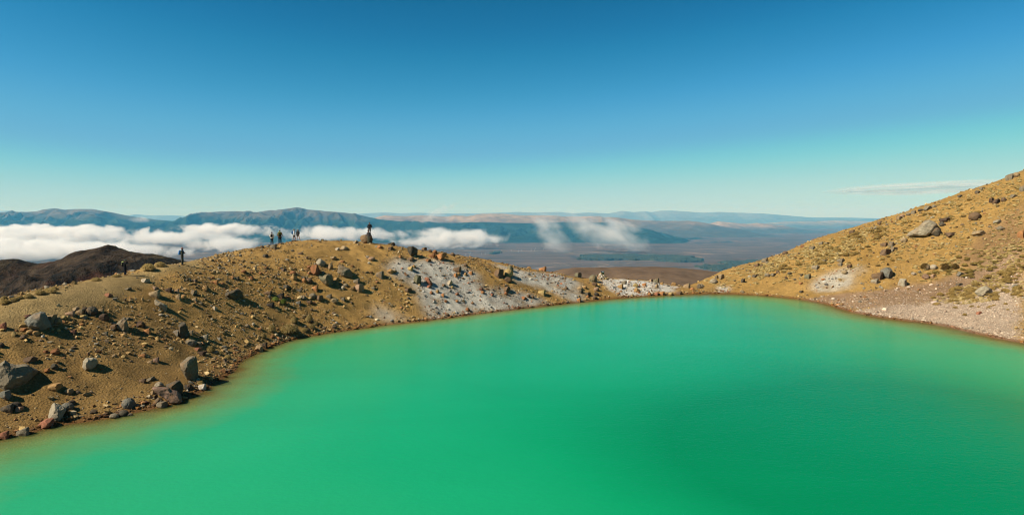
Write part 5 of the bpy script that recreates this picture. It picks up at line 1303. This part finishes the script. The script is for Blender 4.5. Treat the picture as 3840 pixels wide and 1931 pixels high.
make_person('hiker with arms folded, blue backpack and pink cap, alone on the left ridge', ground_at(684, 994.5), R(-82), person_h(684, 994.5, 66),
    dict(sl=(-0.18,0.02,1.42), sr=(0.18,0.02,1.42), el=(-0.25,0.10,1.17), er=(0.25,0.10,1.17), wl=(0.02,0.245,1.235), wr=(-0.02,0.215,1.185), palml=-1),
    [('jacket','olive'),('trousers','trouser'),('boots','tanboot'),('hair','dark','short'),('cap','pink'),('backpack','blue','low',0.15,0.22,'bluebright')], SKIN2)
pB = (470, 1034)
PB = make_person('dark clothed photographer with green beanie and green strapped pack, holding a camera to the face', ground_at(*pB), R(-88), person_h(*pB, 60),
    dict(head=(0,0.06,1.61), neck=(0,0.02,1.48), sl=(-0.18,0.03,1.42), sr=(0.18,0.03,1.42), el=(-0.24,0.20,1.30), er=(0.24,0.20,1.30), wl=(-0.06,0.235,1.55), wr=(0.06,0.235,1.55), kl=(-0.10,0.03,0.5), kr=(0.10,0.03,0.5), curl=1.0),
    [('jacket','black'),('trousers','navy'),('boots','tanboot'),('hair','dark','short'),('beanie','beanie'),('backpack','black','x',0.16,0.27,'lime')], SKIN)
make_person('hiker in a white shirt with black backpack and black trousers, back to the camera', ground_at(1020, 914.5), R(8), person_h(1020, 914.5, 48.5),
    dict(el=(-0.30,0.05,1.17), wl=(-0.16,0.20,1.12), er=(0.25,0.02,1.16), wr=(0.20,0.14,0.98), al=(-0.14,0,0.085), ar=(0.13,0,0.085)),
    [('jacket','white'),('trousers','black'),('boots','darkboot'),('hair','dark','short'),('backpack','black','x',0.135,0.22,'charcoal')], SKIN2)
pD = (1050, 911.5)
PD = make_person('hiker in a brown jacket with a green topped pack and two trekking poles', ground_at(*pD), R(14), person_h(*pD, 52),
    dict(el=(-0.27,0.02,1.16), wl=(-0.25,0.22,1.04), er=(0.27,0.02,1.16), wr=(0.26,0.20,1.02), curl=1.4),
    [('jacket','brown'),('trousers','black'),('boots','darkboot'),('hair','brown','short'),('cap','olive'),('backpack','black','x',0.175,0.27,'green')], SKIN)
make_person('blonde walker in a white jacket, blue backpack and black shorts, bare legged', ground_at(1103, 906.5), R(-75), person_h(1103, 906.5, 46),
    dict(sl=(-0.17,0,1.42), sr=(0.17,0,1.42), er=(0.22,-0.02,1.14), wr=(0.20,0.14,0.90), el=(-0.22,0.08,1.15), wl=(-0.18,0.24,0.98), kl=(-0.09,0.19,0.50), al=(-0.09,0.22,0.085), kr=(0.09,-0.10,0.50), ar=(0.09,-0.24,0.085)),
    [('jacket','palejacket'),('shorts','black',0.45),('boots','darkboot'),('hair','blonde','bun'),('backpack','blue','x',0.14,0.21,'navy')], SKIN)
make_person('walker in a black jacket and shorts striding beside the blonde one, facing the camera', ground_at(1118, 905), R(160), person_h(1118, 905, 44),
    dict(hl=(-0.10,0,0.92), hr=(0.10,0,0.92), kl=(-0.26,0.05,0.52), al=(-0.40,0.0,0.085), kr=(0.12,0.06,0.50), ar=(0.16,0.05,0.085), el=(-0.25,0.0,1.15), wl=(-0.20,0.10,0.93), er=(0.27,0.0,1.15), wr=(0.24,0.10,0.92), toel=(-0.8,0.6,0)),
    [('jacket','charcoal','black'),('shorts','black',0.35),('boots','tanboot'),('hair','brown','long')], SKIN)
# the two at the boulder
bo = ROCK_OBJ[(1375, 918)]
bx, by = bo.location.x, bo.location.y
topz = bo.location.z + bo.scale.z * 0.5
gz = at_depth(1386, 884.5, by)
make_person('person in black jacket and grey shorts standing on top of the ridge boulder', (gz[0], by + 0.05, min(topz - 0.03, gz[2])), R(172), 50 * by / F,
    dict(head=(0.01,0.05,1.61), el=(-0.31,-0.04,1.18), wl=(-0.15,0.07,1.02), er=(0.26,0.02,1.16), wr=(0.10,0.17,0.93), kr=(0.15,0.22,0.62), ar=(0.17,0.10,0.20), kl=(-0.08,0.02,0.50), al=(-0.07,0,0.085), curl=1.0),
    [('jacket','black'),('shorts','greyshort',0.75),('boots','darkboot','sock'),('hair','brown','short')], SKIN)
fy = by - bo.scale.y * 0.5 - 0.22
gh = at_depth(1382, 919, fy)
make_person('person in a dark grey sweater and khaki trousers leaning against the ridge boulder', (gh[0], fy, float(hz(gh[0], fy))), R(176), 49 * by / F,
    dict(head=(0,-0.11,1.60), neck=(0,-0.14,1.47), chest=(0,-0.12,1.25), pel=(0,-0.10,0.93), sl=(-0.19,-0.14,1.41), sr=(0.19,-0.14,1.41), hl=(-0.095,-0.09,0.90), hr=(0.095,-0.09,0.90), kl=(-0.10,0.0,0.49), kr=(0.10,0.0,0.49), al=(-0.07,0.03,0.085), ar=(0.07,0.03,0.085),
         el=(-0.27,-0.16,1.14), wl=(-0.22,-0.05,0.94), er=(0.27,-0.22,1.15), wr=(0.28,-0.14,0.93)),
    [('jacket','greysweater'),('trousers','khaki'),('boots','darkboot'),('hair','dark','short'),('beanie','black')], SKIN2)

# camera held by the photographer, poles held by the man in brown: things of their own
def local(root, p):
    return root.matrix_basis @ Vector(p)
bpy.context.view_layer.update()
cr = bpy.data.objects.new('camera_device', None); COL.objects.link(cr); cr.location = local(PB, (0, 0.235, 1.62)); cr.rotation_euler = PB.rotation_euler
tag(cr, 'small black camera held up to the photographer\'s face', 'camera')
fuse('camera_body', [('c', (-0.05, 0, 0), 0.04, (0.05, 0, 0), 0.04), ('e', (0, 0, 0.04), (0.03, 0.03, 0.025))], PLAST, cr, 0.006, 1)
fuse('lens', [('c', (0, 0.03, 0), 0.034, (0, 0.13, 0), 0.036)], PLAST, cr, 0.006, 1)
def pole(px0, py0, px1, py1, d, label):
    a, b = at_depth(px0, py0, d), at_depth(px1, py1, d - 0.15); b[2] = float(hz(b[0], b[1]))
    o = bpy.data.objects.new('trekking_pole', None); COL.objects.link(o); o.location = b
    tag(o, label, 'trekking pole', 'trekking poles of the hiker in brown')
    a = Vector(a) - Vector(b)
    fuse('shaft', [('c', (0, 0, 0), 0.010, a * 0.9, 0.012)], METAL, o, 0.006, 0)
    fuse('grip', [('c', a * 0.88, 0.018, a, 0.02)], C_['black'], o, 0.007, 0)
dD = PD.location.y + 0.1
pole(1043, 889, 1040, 912, dD, 'thin trekking pole on the left of the hiker in brown')
pole(1056, 889, 1063, 911, dD, 'thin slanting trekking pole on the right of the hiker in brown')

# ------------------------------------------------------------------ cairn with the green box
cb = hit(2257, 1046); k = cb[1] / F
cairn = bpy.data.objects.new('cairn', None); COL.objects.link(cairn); cairn.location = cb
tag(cairn, 'heap of pale and orange stones stacked under the green box on the saddle', 'cairn')
rr = random.Random(5)
cols = ['pale', 'yellow', 'orange', 'white', 'tan', 'pinkish tan', 'pale', 'ochre']
for lev, (n, rad, zz) in enumerate([(13, 0.85, 0.10), (10, 0.58, 0.34), (7, 0.34, 0.58), (4, 0.17, 0.80), (1, 0.0, 0.98)]):
    for q in range(n):
        a = 6.283 * q / n + lev; o = bpy.data.objects.new('stone', POOL['block' if q % 2 else 'round'][(q + lev) % 3]); COL.objects.link(o); o.parent = cairn
        o.location = (rad * math.cos(a) + rr.uniform(-.06, .06) - 0.30 * (zz - 0.1) + 0.08, rad * 0.8 * math.sin(a), zz * 0.88); s = rr.uniform(0.26, 0.40)
        o.scale = (s * 1.2, s, s * 0.85); o.rotation_euler = (rr.uniform(-.3, .3), rr.uniform(-.3, .3), rr.uniform(0, 6)); c = HUE[cols[(q * 3 + lev) % 8]]; o.color = (c[0] * 0.75, c[1] * 0.75, c[2] * 0.75, 1)
bp = at_depth(2260, 1036, cb[1] + 0.2)
bxp = bpy.data.objects.new('marker_box', None); COL.objects.link(bxp)
bw, bh = 11.5 * k, 15 * k
bxp.location = (at_depth(2259.5, 1036, cb[1] + 0.16)[0], cb[1] + 0.16, cb[2] + 0.46)
tag(bxp, 'dark green box with a pale stripe standing in the stone heap on the saddle', 'box')
def box_bm(bm, lo, hi, bev=0.012):
    r = bmesh.ops.create_cube(bm, size=1.0, matrix=Matrix.Translation([(a + b) / 2 for a, b in zip(lo, hi)]) @ Matrix.Diagonal([b - a for a, b in zip(lo, hi)] + [1]))
    bmesh.ops.bevel(bm, geom=list({e for v in r['verts'] for e in v.link_edges}), offset=bev, segments=2, affect='EDGES')
def box_obj(name, boxes, m, parent):
    bm = bmesh.new()
    for lo, hi in boxes: box_bm(bm, lo, hi)
    me = bpy.data.meshes.new(name); bm.to_mesh(me); bm.free(); return new_obj(name, me, parent, m)
GB = flat_mat('green_painted_metal', (0.035, 0.055, 0.028), 0.6, 0.15); PS = flat_mat('pale_blue_strip', (0.42, 0.55, 0.55), 0.5, 0.1); NB = flat_mat('navy_lid', (0.02, 0.035, 0.07), 0.5, 0.1)
box_obj('case', [((-bw/2, -bw*0.35, 0), (bw/2, bw*0.35, bh))], GB, bxp)
lid = box_obj('lid', [((-bw*0.56, -bw*0.4, bh + 0.004), (bw*0.56, bw*0.4, bh + 0.12))], NB, bxp)
box_obj('stripe', [((-bw*0.3, -bw*0.43, bh + 0.012), (bw*0.35, -bw*0.4 - 0.002, bh + 0.085))], PS, bxp)

# ------------------------------------------------------------------ power pylons on the plain
PYM = flat_mat('galvanised_steel', (0.26, 0.26, 0.25), 0.6, 0.05)
def pylon_mesh(H):
    bm = bmesh.new()
    def bar(a, b, r): cap_bm(bm, a, r, b, r, 5)
    for sx in (-1, 1):
        for sy in (-1, 1): bar((sx * 5, sy * 5, 0), (sx * 1.2, sy * 1.2, H), 0.45)
    for h in (0.25, 0.5, 0.75): w = 5 - 3.8 * h; bar((-w, -w, H * h), (w, w, H * (h + 0.2)), 0.25); bar((w, -w, H * h), (-w, w, H * (h + 0.2)), 0.25)
    for h, L in ((0.72, 9), (0.86, 8), (0.98, 6)): bar((-L, 0, H * h), (L, 0, H * h), 0.35)
    me = bpy.data.meshes.new('pylon'); bm.to_mesh(me); bm.free(); me.materials.append(PYM); return me
PM = pylon_mesh(30)
for x, y in [(1747,960),(1762,961),(1765,954),(1806,957),(1820,957),(1850,949),(1863,951),(1877,951),(1880,946),(1917,944),(1944,946),(1956,945),(1992,942),(2005,942),(2008,936),(2038,939)]:
    o = bpy.data.objects.new('power_pylon', PM); COL.objects.link(o)
    p = at_level(x, y, PLAIN); o.location = (p[0], p[1], PLAIN - 4 + float(14 * fbm(np.array(p[0] / 2600), np.array(p[1] / 2600), 3, 5)))
    o.rotation_euler = (0, 0, 0.3)
    tag(o, 'tiny pale lattice pylon in the row of pylons on the far plain', 'pylon', 'power pylons on the far plain')
# ------------------------------------------------------------------ the air itself
def make_haze():
    me = bpy.data.meshes.new('haze')
    bm = bmesh.new(); bmesh.ops.create_cube(bm, size=1.0); bm.to_mesh(me); bm.free()
    M = Mat('haze_air'); M.n.remove(M.b)
    v = M.node('ShaderNodeVolumePrincipled')
    v.inputs['Color'].default_value = (0.12, 0.54, 0.95, 1)
    v.inputs['Absorption Color'].default_value = (1, 1, 1, 1)
    v.inputs['Density'].default_value = 3.9e-5
    v.inputs['Anisotropy'].default_value = 0.0
    M.l.new(v.outputs[0], M.out.inputs['Volume'])
    o = new_obj('haze', me, None, M.m)
    zlo, zhi = -540.0, 330.0
    o.location = (0, 18500, (zlo + zhi) / 2); o.scale = (80000, 45000, zhi - zlo)
    tag(o, 'thin blue air between the camera and the mountains', 'haze', None, 'stuff')
make_haze()
